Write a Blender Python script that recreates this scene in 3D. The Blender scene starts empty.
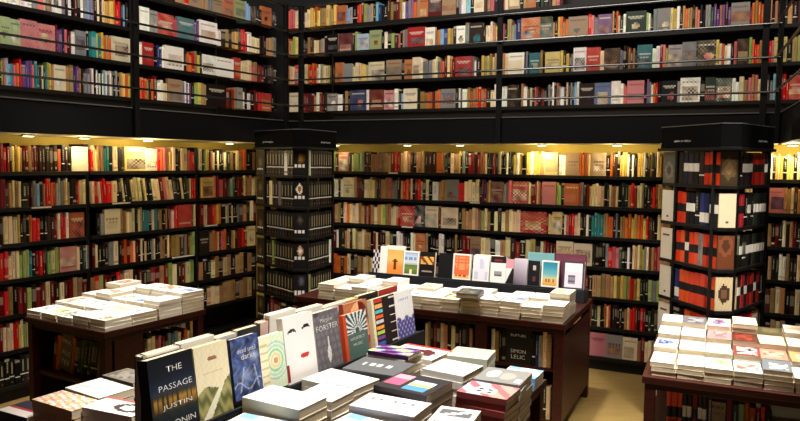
import bpy, math, random
from mathutils import Matrix, Vector
from mathutils.bvhtree import BVHTree
rng = random.Random(7)
SC = bpy.context.scene
COL = SC.collection
# ------------------------------------------------------------------ camera model (eye 1.76 m above the floor)
FPX = 710.; EYE = 1.76; PITCH = math.radians(3.96); ROLL = .0112
cp, sp, cr, sr = math.cos(PITCH), math.sin(PITCH), math.cos(ROLL), math.sin(ROLL)
FW = Vector((0, cp, -sp)); U0 = Vector((0, sp, cp)); R0 = Vector((1, 0, 0))
RT = R0*cr + U0*sr; UP = U0*cr - R0*sr
CAM = Vector((0, 0, EYE))
def ray(x, y): return FW + (x-400)/FPX*RT + (210.5-y)/FPX*UP
def onz(x, y, z):
    d = ray(x, y); t = (z-EYE)/d.z; return Vector((d.x*t, d.y*t, z))
def proj(p):
    v = Vector(p)-CAM; d = v.dot(FW)
    return (400+FPX*v.dot(RT)/d, 210.5-FPX*v.dot(UP)/d)
def head(deg): a = math.radians(deg); return Vector((math.sin(a), math.cos(a), 0))
def onpl(x, y, p0, hd):
    a = math.radians(hd); n = Vector((math.cos(a), -math.sin(a), 0)); d = ray(x, y)
    t = n.dot(Vector((p0[0], p0[1], 0)))/n.dot(d); return CAM + d*t
def cross(p, h1, q, h2):
    d1, d2 = head(h1), head(h2); det = -d1.x*d2.y+d1.y*d2.x; rx, ry = q[0]-p[0], q[1]-p[1]
    t = (-rx*d2.y+ry*d2.x)/det; return Vector((p[0]+d1.x*t, p[1]+d1.y*t, 0))
class Plane:
    "a vertical plane seen from the room: s runs left to right along heading hd, d runs away from the viewer"
    def __init__(self, p0, hd): self.o = Vector((p0[0], p0[1], 0)); self.h = hd; self.x = head(hd); self.y = Vector((-self.x.y, self.x.x, 0)); self.rot = math.radians(90-hd)
    def at(self, s, d=0, z=0): return self.o + self.x*s + self.y*d + Vector((0, 0, z))
    def s(self, px, z):
        y = 200.
        for _ in range(5):
            p = onpl(px, y, self.o, self.h); s = (p-self.o).dot(self.x); y = proj(self.at(s, 0, z))[1]
        return s
    def shift(self, d): return Plane(self.o+self.y*d, self.h)
# ------------------------------------------------------------------ colours and materials
def lin(c): return tuple(((v/255)/12.92 if v/255 <= .04045 else ((v/255+.055)/1.055)**2.4) for v in c)
PAL = dict(k=(14,12,12), d=(50,27,16), c=(226,204,162), w=(242,236,222), y=(218,186,92), o=(206,98,36), r=(204,22,22), R=(112,12,16),
           t=(166,128,84), g=(150,170,96), G=(38,60,42), b=(58,104,172), n=(36,48,104), p=(206,104,108), v=(112,66,128), s=(132,130,130), e=(42,122,128), l=(132,176,206),
           O=(214,70,34), W=(24,22,24), N=(34,46,86), D=(150,26,26), B=(18,17,18))
NAMES = dict(k='black', d='dark brown', c='cream', w='white', y='yellow', o='orange', r='red', R='dark red', t='tan', g='light green', G='dark green', b='blue', n='navy', p='pink', v='purple', s='grey', e='teal', l='pale blue', O='orange and black', W='black and white', N='navy', D='red and black', B='black')
def jit(c, a=20):
    k = rng.uniform(-a, a); return tuple(max(4, min(250, v+k+rng.uniform(-a, a)*.5)) for v in c)
def new_mat(name):
    m = bpy.data.materials.new(name); m.use_nodes = True; nt = m.node_tree
    return m, nt, nt.nodes['Principled BSDF']
def solid(name, rgb, rough=.5, noise=.0, scale=8, metal=0, stretch=(1,1,1), spec=.5, bump=0):
    m, nt, b = new_mat(name); b.inputs['Roughness'].default_value = rough; b.inputs['Metallic'].default_value = metal
    b.inputs['Specular IOR Level'].default_value = spec
    l = lin(rgb)
    if noise:
        tc = nt.nodes.new('ShaderNodeTexCoord'); mp = nt.nodes.new('ShaderNodeMapping'); mp.inputs['Scale'].default_value = stretch
        n = nt.nodes.new('ShaderNodeTexNoise'); n.inputs['Scale'].default_value = scale; n.inputs['Detail'].default_value = 5
        r = nt.nodes.new('ShaderNodeValToRGB'); r.color_ramp.elements[0].position = .3; r.color_ramp.elements[1].position = .7
        r.color_ramp.elements[0].color = (*[v*(1-noise) for v in l], 1); r.color_ramp.elements[1].color = (*[min(1, v*(1+noise)) for v in l], 1)
        nt.links.new(tc.outputs['Object'], mp.inputs['Vector']); nt.links.new(mp.outputs['Vector'], n.inputs['Vector'])
        nt.links.new(n.outputs['Fac'], r.inputs['Fac']); nt.links.new(r.outputs['Color'], b.inputs['Base Color'])
        if bump:
            bp = nt.nodes.new('ShaderNodeBump'); bp.inputs['Strength'].default_value = bump; bp.inputs['Distance'].default_value = .01
            nt.links.new(n.outputs['Fac'], bp.inputs['Height']); nt.links.new(bp.outputs['Normal'], b.inputs['Normal'])
    else: b.inputs['Base Color'].default_value = (*l, 1)
    return m
M = {}
m, nt, b = new_mat('printed_paper'); a = nt.nodes.new('ShaderNodeAttribute'); a.attribute_name = 'Col'
nt.links.new(a.outputs['Color'], b.inputs['Base Color']); b.inputs['Roughness'].default_value = .42; b.inputs['Specular IOR Level'].default_value = .3; M['print'] = m
m, nt, b = new_mat('page_edges'); tc = nt.nodes.new('ShaderNodeTexCoord'); w = nt.nodes.new('ShaderNodeTexWave')
w.bands_direction = 'Z'; w.inputs['Scale'].default_value = 130; w.inputs['Distortion'].default_value = 2; w.inputs['Detail'].default_value = 2
r = nt.nodes.new('ShaderNodeValToRGB'); r.color_ramp.elements[0].color = (*lin((196,180,150)), 1); r.color_ramp.elements[1].color = (*lin((228,216,192)), 1)
nt.links.new(tc.outputs['Object'], w.inputs['Vector']); nt.links.new(w.outputs['Fac'], r.inputs['Fac']); nt.links.new(r.outputs['Color'], b.inputs['Base Color'])
b.inputs['Roughness'].default_value = .8; M['pages'] = m
M['black_wood'] = solid('black_stained_wood', (11,8,7), .55, .35, 6, stretch=(1,1,8), spec=.3)
M['table_wood'] = solid('dark_red_brown_wood', (52,18,12), .42, .35, 5, stretch=(2,12,12), spec=.25)
M['fascia'] = solid('charcoal_painted_steel', (9,9,9), .6, .12, 3, spec=.12)
M['steel'] = solid('black_painted_steel', (8,8,9), .5, spec=.2)
M['rail'] = solid('dark_polished_steel', (26,27,28), .25, metal=.0, spec=.8)
M['trim'] = solid('grey_metal_trim', (88,90,88), .4, metal=.2)
M['wall'] = solid('ochre_painted_wall', (186,160,72), .8, .08, 3)
M['upper_wall'] = solid('dark_painted_wall', (20,18,17), .8, .1, 3)
M['soffit'] = solid('cream_painted_soffit', (200,184,140), .7, .05, 4)
M['ceiling'] = solid('dark_ceiling_paint', (60,58,55), .9, .05, 2)
M['riser'] = solid('dark_slate_laminate', (30,34,40), .45, .1, 5)
M['floor'] = solid('honey_wood_floor', (126,104,60), .4, .16, 3, stretch=(1.2,9,1), bump=.05)
M['header'] = solid('matt_black_board', (7,7,7), .8, spec=.05)
M['label'] = solid('white_label_card', (226,222,212), .5)
M['white_ink'] = solid('white_printing_ink', (236,234,228), .5)
M['black_ink'] = solid('black_printing_ink', (24,24,26), .5)
m, nt, b = new_mat('lamp_glow'); b.inputs['Emission Color'].default_value = (1, .8, .45, 1); b.inputs['Emission Strength'].default_value = 9; M['glow'] = m
# ------------------------------------------------------------------ mesh helpers
class MB:
    def __init__(self): self.v = []; self.f = []; self.c = []
    def face(self, pts, col=(0.5,)*3):
        i = len(self.v); self.v += [tuple(p) for p in pts]; self.f.append(tuple(range(i, i+len(pts)))); self.c.append(col)
    def box(self, x0, y0, z0, x1, y1, z1, col=(.5,)*3, skip=''):
        i = len(self.v)
        self.v += [(x0,y0,z0),(x1,y0,z0),(x1,y1,z0),(x0,y1,z0),(x0,y0,z1),(x1,y0,z1),(x1,y1,z1),(x0,y1,z1)]
        for k, q in dict(b=(0,3,2,1), t=(4,5,6,7), f=(0,1,5,4), r=(1,2,6,5), k=(2,3,7,6), l=(3,0,4,7)).items():
            if k not in skip: self.f.append(tuple(i+j for j in q)); self.c.append(col)
    def prism(self, poly, z0, z1, col=(.5,)*3):
        n = len(poly); i = len(self.v); self.v += [(p[0],p[1],z0) for p in poly]+[(p[0],p[1],z1) for p in poly]
        self.f.append(tuple(i+k for k in range(n))[::-1]); self.f.append(tuple(i+n+k for k in range(n))); self.c += [col]*2
        for k in range(n): self.f.append((i+k, i+(k+1)%n, i+n+(k+1)%n, i+n+k)); self.c.append(col)
    def tube(self, p, q, r, n=10):
        p, q = Vector(p), Vector(q); d = (q-p).normalized(); a = d.cross(Vector((0,0,1)) if abs(d.z) < .9 else Vector((1,0,0))).normalized(); b = d.cross(a)
        i = len(self.v)
        for e in (p, q):
            for k in range(n): t = 2*math.pi*k/n; self.v.append(tuple(e+a*r*math.cos(t)+b*r*math.sin(t)))
        for k in range(n): self.f.append((i+k, i+n+k, i+n+(k+1)%n, i+(k+1)%n)); self.c.append((.5,)*3)
        self.f.append(tuple(i+k for k in range(n))); self.f.append(tuple(i+n+k for k in range(n))[::-1]); self.c += [(.5,)*3]*2
    def mesh(self, name, mats):
        me = bpy.data.meshes.new(name); me.from_pydata(self.v, [], self.f)
        for m in (mats if isinstance(mats, (list, tuple)) else [mats]): me.materials.append(m)
        at = me.color_attributes.new('Col', 'FLOAT_COLOR', 'CORNER'); buf = []
        for f, c in zip(self.f, self.c): buf += [c[0], c[1], c[2], 1.]*len(f)
        at.data.foreach_set('color', buf); me.update(); return me
    def build(self, name, mat, parent=None, loc=(0,0,0), rot=(0,0,0), bevel=0):
        return place(self.mesh(name, mat), name, parent, loc, rot, bevel)
def place(me, name, parent=None, loc=(0,0,0), rot=(0,0,0), bevel=0):
    o = bpy.data.objects.new(name, me); COL.objects.link(o); o.location = loc; o.rotation_euler = rot
    if parent is not None: o.parent = parent
    if bevel:
        b = o.modifiers.new('edge', 'BEVEL'); b.width = bevel; b.segments = 2; b.limit_method = 'ANGLE'
    return o
def tag(o, label, cat, group=None):
    o['label'] = label; o['category'] = cat
    if group: o['group'] = group
    return o
def thing(name, label, cat, loc=(0,0,0), rot=(0,0,0), group=None):
    o = bpy.data.objects.new(name, None); COL.objects.link(o); o.location = loc; o.rotation_euler = rot; o.empty_display_size = .05
    return tag(o, label, cat, group)
def struct(o): o['kind'] = 'structure'; return o
def boxpart(name, dims, mat, parent, bevel=.003):
    b = MB(); b.box(*dims); return b.build(name, mat, parent, bevel=bevel)
def text(parent, s, width, x, y, z, facing='front', mat='white_ink', name='title', maxh=None, rotz=0):
    cu = bpy.data.curves.new('lettering', 'FONT'); cu.body = s; cu.align_x = 'CENTER'; cu.align_y = 'CENTER'; cu.resolution_u = 2; cu.offset = -.012
    o = bpy.data.objects.new('lettering', cu); COL.objects.link(o); dg = bpy.context.evaluated_depsgraph_get(); dg.update()
    me = bpy.data.meshes.new_from_object(o.evaluated_get(dg)); bpy.data.objects.remove(o); bpy.data.curves.remove(cu)
    xs = [v.co.x for v in me.vertices]; ys = [v.co.y for v in me.vertices]
    kx = width/(max(xs)-min(xs)); ky = kx if not maxh else min(kx, maxh/(max(ys)-min(ys)))
    cx, cy = (max(xs)+min(xs))/2, (max(ys)+min(ys))/2
    T = Matrix.Translation((x, y, z)) @ Matrix.Rotation(rotz, 4, 'Z') @ (Matrix.Rotation(math.pi/2, 4, 'X') if facing == 'front' else Matrix())
    for v in me.vertices: v.co = T @ Vector(((v.co.x-cx)*kx, (v.co.y-cy)*ky, 0))
    me.name = name; me.materials.clear(); me.materials.append(M[mat])
    return place(me, name, parent)
ONES = ['','first','second','third','fourth','fifth','sixth','seventh','eighth','ninth','tenth','eleventh','twelfth','thirteenth','fourteenth','fifteenth','sixteenth','seventeenth','eighteenth','nineteenth']
TENS = ['','','twenty','thirty','forty','fifty','sixty','seventy','eighty','ninety']
def ordw(n):
    if n >= 100: return 'hundred-and-'+ordw(n-100) if n > 100 else 'hundredth'
    if n < 20: return ONES[n]
    t, u = divmod(n, 10); return TENS[t][:-1]+'ieth' if u == 0 else TENS[t]+'-'+ONES[u]
# ------------------------------------------------------------------ books
PAGE = lin((206,190,158))
def spine_bands(code):
    "returns (base rgb, [(z0,z1,rgb,central)]) as printed on the spine"
    base = jit(PAL[code]); L = lin(base); B = []
    dark = sum(base) < 300
    ink = lin(jit((225,215,190) if dark else rng.choice([(50,40,36),(140,24,24),(30,40,80),(60,50,40)])))
    kk = rng.uniform(.25, .6); ink = tuple(a*kk+b*(1-kk) for a, b in zip(ink, L))
    if code == 'O': B = [(.36,.62,lin((26,22,24)),0)]
    elif code == 'W': B = [(.40,.66,lin((232,226,212)),0)]
    elif code == 'N': B = [(.10,.40,lin((226,220,206)),0)]
    elif code == 'D': B = [(.40,.64,lin((26,22,24)),0)]
    elif code == 'B': B = [(.30,.34,lin((222,218,208)),0),(.42,.85,lin((150,140,110)),1),(.08,.13,lin((130,80,40)),1)]
    else:
        t = rng.random(); z0 = rng.uniform(.35,.5); z1 = rng.uniform(.75,.9)
        if t < .6:
            z = z0
            while z < z1: n = rng.uniform(.03,.09); B.append((z, min(z+n, z1), ink, 1)); z += n+.02
        elif t < .8: B = [(z0, z1, tuple(.5*a+.5*b for a, b in zip(L, ink)), 0)]
        if code == 'k' and rng.random() < .7: B.append((.27,.31,lin((225,220,205)),0))
        elif rng.random() < .3: B.append((.08,.17,ink,rng.choice([0,1])))
        if rng.random() < .15: B.append((.9,1,ink,0))
    return L, sorted(B)
def add_spine_book(mb, w, h, d, code, T=None):
    L, B = spine_bands(code); b = min(.005, w*.25); g = w*.14
    zs = {0, h}
    for z0, z1, c, ce in B: zs |= {z0*h, z1*h}
    zs = sorted(zs); xs = [(-w/2, b), (-w/2+b, 0), (-g, -.0008), (g, -.0008), (w/2-b, 0), (w/2, b)]
    P = (lambda p: tuple(T @ Vector(p))) if T else (lambda p: p)
    def F(pts, c): mb.face([P(p) for p in pts], c)
    for i in range(len(zs)-1):
        za, zb = zs[i], zs[i+1]
        if zb-za < 1e-5: continue
        zm = (za+zb)/2/h; bands = [x for x in B if x[0] <= zm < x[1]]
        full = [x for x in bands if not x[3]]; mid = [x for x in bands if x[3]]
        base = full[0][2] if full else L
        segs = [(0,1,base),(1,2,base),(2,3,mid[0][2] if mid else base),(3,4,base),(4,5,base)] if mid else [(0,1,base),(1,4,base),(4,5,base)]
        for p, q, c in segs: F([(xs[p][0],xs[p][1],za),(xs[q][0],xs[q][1],za),(xs[q][0],xs[q][1],zb),(xs[p][0],xs[p][1],zb)], c)
    F([(w/2,b,0),(w/2,d,0),(w/2,d,h),(w/2,b,h)], L); F([(-w/2,d,0),(-w/2,b,0),(-w/2,b,h),(-w/2,d,h)], L)
    t = min(.0022, w*.15); q = .004
    F([(-w/2,b,h),(-w/2+b,0,h),(w/2-b,0,h),(w/2,b,h),(w/2-t,b+t,h),(-w/2+t,b+t,h)], L)
    F([(-w/2,b,h),(-w/2+t,b+t,h),(-w/2+t,d,h),(-w/2,d,h)], L); F([(w/2,b,h),(w/2,d,h),(w/2-t,d,h),(w/2-t,b+t,h)], L)
    F([(-w/2+t,b+t,h-q),(w/2-t,b+t,h-q),(w/2-t,d-t,h-q),(-w/2+t,d-t,h-q)], PAGE)
    F([(-w/2,d,h),(-w/2+t,d,h),(-w/2+t,d,0),(-w/2,d,0)], L); F([(w/2,d,0),(w/2-t,d,0),(w/2-t,d,h),(w/2,d,h)], L)
    F([(-w/2+t,d-t,0),(-w/2+t,d-t,h-q),(w/2-t,d-t,h-q),(w/2-t,d-t,0)], PAGE)
    F([(-w/2,b,0),(-w/2,d,0),(w/2,d,0),(w/2,b,0),(w/2-b,0,0),(-w/2+b,0,0)], L)
def rand_cover(code):
    "an invented printed cover: mottled picture, a plain panel, lines of type"
    base = jit(PAL[code], 10); g = sum(base)/3; base = tuple(v*.72+g*.28 for v in base)
    L = lin(base); dark = sum(base) < 330; r = random.Random(rng.random())
    ink = lin((226,218,200)) if dark else lin(r.choice([(40,32,30),(120,30,30),(40,50,90)]))
    c2 = lin(PAL[r.choice('ctdksRGn' if not dark else 'ctosdep')]); c3 = lin(PAL[r.choice('kdswct')])
    px0, px1 = r.uniform(0,.2), r.uniform(.75,1); py0 = r.uniform(0,.25); py1 = r.uniform(.4,.7)
    cx, cy, rr = r.uniform(.35,.65), r.uniform(.25,.45), r.uniform(.15,.3); ph = r.uniform(0,9); kind = r.random(); amt = r.uniform(.3,.75)
    ty = r.choice([.78,.84,.2,.6])
    def mix(a, b, k): return tuple(x*(1-k)+y*k for x, y in zip(a, b))
    ph2 = r.uniform(0, 9)
    def f(u, v):
        n = .5+.25*(math.sin(u*9+ph+math.sin(v*7))+math.sin(v*13+ph*2+u*5)); m = .5+.5*math.sin(u*31+ph2)*math.sin(v*37+ph)
        if ty-.05 < v < ty+.04 and .12 < u < .88: return mix(L, ink, .25+.5*m)
        if ty-.16 < v < ty-.10 and .2 < u < .8: return mix(L, ink, .15+.4*m)
        if kind < .65 and px0 < u < px1 and py0 < v < py1: return mix(mix(L, c2, amt), c3, min(1, n*m*1.5))
        if kind >= .65 and kind < .85 and ((u-cx)**2+((v-cy)*1.4)**2) < rr*rr*(.6+.7*n): return mix(c2, c3, n*.8)
        return mix(L, c3, .45*m*n)
    return f
def add_face_book(mb, w, h, t, fn, edge, T=None, nu=10, nv=14):
    P = (lambda p: tuple(T @ Vector(p))) if T else (lambda p: p)
    def F(pts, c): mb.face([P(p) for p in pts], c)
    for i in range(nu):
        for j in range(nv):
            x0, x1 = -w/2+w*i/nu, -w/2+w*(i+1)/nu; z0, z1 = h*j/nv, h*(j+1)/nv
            F([(x0,0,z0),(x1,0,z0),(x1,0,z1),(x0,0,z1)], fn((i+.5)/nu, (j+.5)/nv))
    c = .0015; q = .003
    F([(-w/2,t,0),(-w/2,0,0),(-w/2,0,h),(-w/2,t,h)], edge)                                           # spine on the left
    F([(w/2,t,0),(-w/2,t,0),(-w/2,t,h),(w/2,t,h)], edge); F([(-w/2,0,0),(-w/2,t,0),(w/2,t,0),(w/2,0,0)], edge)
    F([(-w/2,0,h),(w/2,0,h),(w/2,c,h),(-w/2,c,h)], edge); F([(-w/2,t-c,h),(w/2,t-c,h),(w/2,t,h),(-w/2,t,h)], edge)
    F([(w/2,0,0),(w/2,c,0),(w/2,c,h),(w/2,0,h)], edge); F([(w/2,t-c,0),(w/2,t,0),(w/2,t,h),(w/2,t-c,h)], edge)
    F([(-w/2,c,h-q),(w/2-q,c,h-q),(w/2-q,t-c,h-q),(-w/2,t-c,h-q)], PAGE); F([(w/2-q,c,0),(w/2-q,t-c,0),(w/2-q,t-c,h-q),(w/2-q,c,h-q)], PAGE)
    F([(-w/2,c,h-q),(-w/2,c,h),(w/2,c,h),(w/2-q,c,h-q)], edge); F([(w/2,t-c,h),(-w/2,t-c,h),(-w/2,t-c,h-q),(w/2-q,t-c,h-q)], edge)
def parse(row):
    "'0 Rk 12 [c] 30' -> [(x0,x1,code,faceout)]"
    tk = row.split(); out = []
    for i in range(0, len(tk)-2, 2):
        a, b = float(tk[i]), float(tk[i+2]); c = tk[i+1]
        if c == '_': continue
        if c[0] == '[': out.append((a, b, c[1], True)); continue
        n = len(c)
        for k, ch in enumerate(c):
            if ch != '_': out.append((a+(b-a)*k/n, a+(b-a)*(k+1)/n, ch, False))
    return out
SHELVED = []      # every book on the wall shelves, before they are linked
def fill_row(pl, z, row, hmin, hmax, depth, where, pool, lean=()):
    n = 0
    for a, b, code, face in parse(row):
        s0, s1 = pl.s(a, z+.1), pl.s(b, z+.1); w = s1-s0
        parts = [(s0, w)]
        if not face and w > .062: k = int(w/.034)+1; parts = [(s0+w*i/k, w/k) for i in range(k)]
        for s, w in parts:
            n += 1; h = rng.uniform(hmin, hmax)
            if face: h = rng.uniform((hmin+hmax)/2, hmax)
            th = 0
            for l0, l1, ang in lean:
                if l0 <= a < l1: th = math.radians(ang)
            ww = (w*math.cos(th))-.0012-(abs(math.sin(th))*.004 if th else 0)
            sx = s+w/2
            T = Matrix.Translation(pl.at(sx, rng.uniform(0, .012), z+.0005+abs(math.sin(th))*ww/2)) @ Matrix.Rotation(pl.rot, 4, 'Z') @ Matrix.Rotation(th, 4, 'Y')
            lab = '%s %s, %s from left, %s' % (NAMES[code], 'cover facing out' if face else 'spine', ordw(n), where)
            SHELVED.append(dict(T=T, w=ww, h=h*.985, d=depth-rng.uniform(0, .03), code=code, face=face, label=lab, pool=pool))
RND = 'kkddcttRRrcctokwdsGycRtdko'
def fillr(x0, x1, step, pool=RND):
    n = int((x1-x0)/step); return '%g %s %g' % (x0, ''.join(rng.choice(pool) for _ in range(n)), x1)
# ------------------------------------------------------------------ geometry of the place
HA, HB = 30.6, 116.1                              # headings: along the left wall (away), along the back wall (to the right)
LEFT = Plane(onz(139, 231.5, 1.144), HA)          # spines on the left wall shelves
BACK = Plane(onz(625, 374, 0), HB)                # spines on the back wall shelves
FASL = Plane(onz(139, 137, 1.92), HA)
FASB = BACK.shift(-.40)
C = cross(FASL.o, HA, FASB.o, HB)                 # the gallery's inner corner
FASL.o = C.copy(); FASB.o = C.copy()
GL, GB = FASL.shift(.72), FASB.shift(.72)         # spines on the gallery shelves
LB = FASB.s(783, 2.2)                             # length of the rear gallery edge
HW = 202.
WING = Plane(FASB.at(LB), HW)                     # right wing of the gallery, coming back towards the viewer
cor = cross(LEFT.o, HA, BACK.o, HB); LEFT.o = cor.copy(); BACK.o = cor.copy()
ZROW = [1.656-.256*k for k in range(7)]
ZG = [2.28+.296*k for k in range(4)]
# structure
b = MB(); b.box(-9, -3, -.1, 9, 12, 0); struct(b.build('floor', M['floor']))
def slab(name, pl, s0, s1, d0, d1, z0, z1, mat): 
    b = MB(); b.box(s0, d0, z0, s1, d1, z1); return struct(b.build(name, M[mat], loc=pl.o, rot=(0,0,pl.rot)))
DEP = .20
slab('wall_left', LEFT, -6, DEP+.2, DEP+.03, DEP+.10, 0, 1.92, 'wall')
slab('wall_back', BACK, -.25, 7, DEP+.03, DEP+.10, 0, 1.92, 'wall')
slab('wall_gallery_left', GL, -6, 1, DEP+.02, DEP+.10, 2.13, 5.2, 'upper_wall')
slab('wall_gallery_back', GB, -1, 7.5, DEP+.02, DEP+.10, 2.13, 5.2, 'upper_wall')
b = MB()                                           # gallery floor slab with its painted underside
ca = cross(FASL.shift(1.05).o, HA, FASB.shift(1.05).o, HB)
pw = WING.at(3.2); o1 = FASL.at(-5.5); o2 = FASL.at(-5.5, 1.05)
q1 = FASB.at(LB+2.6, 1.05); q2 = WING.at(3.2, 1.6)
e = .012
ci = cross(FASL.shift(e).o, HA, FASB.shift(e).o, HB)
b.prism([FASL.at(-5.5, e), ci, ca, o2][::-1], 1.92, 2.12)
b.prism([ci, FASB.at(LB-e, e), FASB.at(LB, 1.05), ca][::-1], 1.92, 2.12)
b.prism([FASB.at(LB+e, e)+WING.y*.02, WING.at(3.2, .05), WING.at(3.2, 1.6), q1, FASB.at(LB, 1.05)], 1.92, 2.12)
struct(b.build('gallery_floor', M['soffit']))
def fascia(name, pl, s0, s1):
    b = MB(); b.box(s0, -.012, 1.915, s1, .01, 2.128); struct(b.build(name, M['fascia'], loc=pl.o, rot=(0,0,pl.rot)))
fascia('trim_1', FASL, -5.5, .0); fascia('trim_2', FASB, .0, LB); fascia('trim_3', WING, 0, 3.2)
for i, (pl, s0, s1) in enumerate(((FASL, -5.5, -.01), (FASB, .01, LB-.01), (WING, .01, 3.2))):
    b = MB(); b.box(s0, -.02, 2.128, s1, .03, 2.136); struct(b.build('trim_%d' % (4+i), M['trim'], loc=pl.o, rot=(0,0,pl.rot)))
b = MB(); b.box(-9, -3, 5.2, 9, 12, 5.3); struct(b.build('ceiling', M['ceiling']))
# ------------------------------------------------------------------ railings
RZ = [2.272, 2.512, 2.744, 2.96]
def railing(pl, s0, s1, posts, label):
    t = thing('gallery_railing', label, 'railing', pl.at(0, -.03, 2.0), (0,0,pl.rot), 'steel railings along the gallery edge')
    for s in posts:
        b = MB(); b.box(s-.022, -.022, -.085, s+.022, .012, 1.2); b.build('post', M['steel'], t, bevel=.004)
    for z in RZ:
        b = MB(); b.tube((s0,-.03,z-2), (s1,-.03,z-2), .0085); b.build('rail', M['rail'], t)
    b = MB(); b.tube((s0,-.0,3.21-2), (s1,-.0,3.21-2), .022, 14); b.build('handrail', M['rail'], t)
railing(FASL, -5.4, -.03, [FASL.s(-95, 2.2), FASL.s(133, 2.2), FASL.s(283, 2.2)], 'black steel railing along the left side of the upper gallery')
railing(FASB, .03, LB-.03, [FASB.s(303, 2.2), FASB.s(500, 2.2), FASB.s(763, 2.2)], 'black steel railing along the back of the upper gallery')
railing(WING, .03, 3.1, [.035, 1.6, 3.05], 'black steel railing of the gallery wing at the right edge')
# ------------------------------------------------------------------ bookcases
def bookcase(pl, s0, s1, zs, pitch, depth, z0, label, name, group, top=None, labels=()):
    t = thing(name, label, 'bookcase', pl.at(s0, 0, z0), (0,0,pl.rot), group); L = s1-s0; zt = (top if top else zs[0]+.02)-z0
    boxpart('back_panel', (0, depth+.005, 0, L, depth+.02, max(z for z in zs)+(pitch if top else 0)-z0), M['black_wood'], t, 0)
    for x in (0, L-.016): boxpart('side_panel', (x, .012, 0, x+.016, depth+.005, zt+(0 if top else .19)), M['black_wood'], t, .002)
    for z in zs: boxpart('shelf', (.016, -.004, z-.03-z0, L-.016, depth+.005, z-z0), M['black_wood'], t, .002)
    if min(zs)-.03-z0 > .03: boxpart('plinth', (.016, .03, 0, L-.016, .05, min(zs)-.03-z0), M['black_wood'], t, 0)
    if top: boxpart('top_board', (0, -.004, zt, L, depth+.02, zt+.02), M['black_wood'], t, .002)
    for px, pw, r in labels:
        sx = pl.s(px, zs[r])-s0; wd = pl.s(px+pw, zs[r])-pl.s(px, zs[r])
        boxpart('shelf_label', (sx, -.0065, zs[r]-.014-z0, sx+wd, -.004, zs[r]-.003-z0), M['label'], t, 0)
s88, s198 = LEFT.s(89, 1.2), LEFT.s(197.5, 1.2)
bookcase(LEFT, LEFT.s(-45, 1.2), s88-.001, ZROW, .256, DEP, 0, 'black bookcase at the left end of the left wall under the gallery', 'wall_bookcase', 'black bookcases on the left wall', labels=((31,20,1),(0,0.5,2)))
bookcase(LEFT, s88+.001, s198-.001, ZROW, .256, DEP, 0, 'black bookcase in the middle of the left wall behind the paperback table', 'wall_bookcase', 'black bookcases on the left wall', labels=((112,18,1),(172,22,3)))
bookcase(LEFT, s198+.001, -.24, ZROW, .256, DEP, 0, 'black bookcase on the left wall beside the black book tower', 'wall_bookcase', 'black bookcases on the left wall', labels=((204,13,2),))
sB0, sB1 = BACK.s(318, 1.2), BACK.s(716, 1.2)
bookcase(BACK, sB0, sB1, ZROW, .256, DEP, 0, 'long black bookcase along the back wall between the two book towers', 'wall_bookcase', 'black bookcases on the back wall', labels=((389,9,0),(402,11,2),(470,10,1)))
bookcase(BACK, sB1+.002, BACK.s(860, 1.2), ZROW, .256, DEP, 0, 'black bookcase on the back wall right of the red and black book tower', 'wall_bookcase', 'black bookcases on the back wall')
GD = .20
sg = GL.s(133, 2.5)
bookcase(GL, GL.s(-50, 2.5), sg, ZG, .296, GD, 2.136, 'black gallery bookcase left of the railing post on the left wall', 'gallery_bookcase', 'black bookcases on the upper gallery', top=ZG[3]+.3)
bookcase(GL, sg+.002, -.23, ZG, .296, GD, 2.136, 'black gallery bookcase from the left wall post to the corner', 'gallery_bookcase', 'black bookcases on the upper gallery', top=ZG[3]+.3)
sg5 = GB.s(499.5, 2.5)
bookcase(GB, .01, sg5, ZG, .296, GD, 2.136, 'black gallery bookcase on the back wall from the corner to the middle post', 'gallery_bookcase', 'black bookcases on the upper gallery', top=ZG[3]+.3)
bookcase(GB, sg5+.002, GB.s(830, 2.5), ZG, .296, GD, 2.136, 'black gallery bookcase on the back wall right of the middle post', 'gallery_bookcase', 'black bookcases on the upper gallery', top=ZG[3]+.3)
LROWS = [
'0 R 4 rR 10 d 13 ytytd 26 Rt 32 RdRd 42 dd 50 ddo 62 kdk 72 [c] 88.5 _ 92 rc 96 ytt 104 ee 110 k 113 c 118 kd 125 [y] 146 [c] 158 ropt 170 yc 176 kd 181 cc 188 pr 195 _ 199.5 c 203 kgyg 210 Rc 213 ckc 220 kkc 227 G 231 tdct 242 o 247 kkt 256',
'0 R 6 dt 13 ctc 22 k 28 Rd 33 sl 40 d 44 trror 56 sss 64 tct 70 kd 77 Rr 80 cc 86 _ 92.5 cr 97 rcrr 107 rc 118 kk 124 ck 129 k 133 c 143 kck 150 kcc 161 R 165 pcck 178 kkckk 190 crr 196 _ 202 [y] 214 pR 220 pR 228 _ 231 sG 236 k 238 R 244 ctt 250 tct 258',
'0 d 4 ccc 18 y 21 kd 27 ko 33 rr 41 kkdd 55 Rr 58 wrrw 70 [o] 85 _ 97 ks 105 [c] 121 tt 127 ccc 136 kct 143 eee 150 k 153 ceG 160 tk 166 tdp 172 wr 178 [r] 192 k 194 c 196 _ 200 R 204 cR 212 royo 222 k 226 cskckks 240 dt 247 dcR 257',
'0 rr 9 ccc 20 ggg 30 ek 36 Rr 43 Rk 48 gcg 60 [p] 77 ckG 87 cs 89 _ 93 Rc 99 kkk 109 sc 119 kR 125 oRo 134 cR 139 kckckk 152 sckkt 163 td 168 cR 172 ttd 185 sR 190 gg 196 _ 200 [k] 210 tt 216 ocd 222 pok 230 ktyd 238 R 242 rR 248 [y] 256',
]
LWHERE = ['left wall\'s '+q for q in ('top shelf','second shelf down','third shelf down','fourth shelf down','fifth shelf down','sixth shelf down','lowest shelf')]
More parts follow.
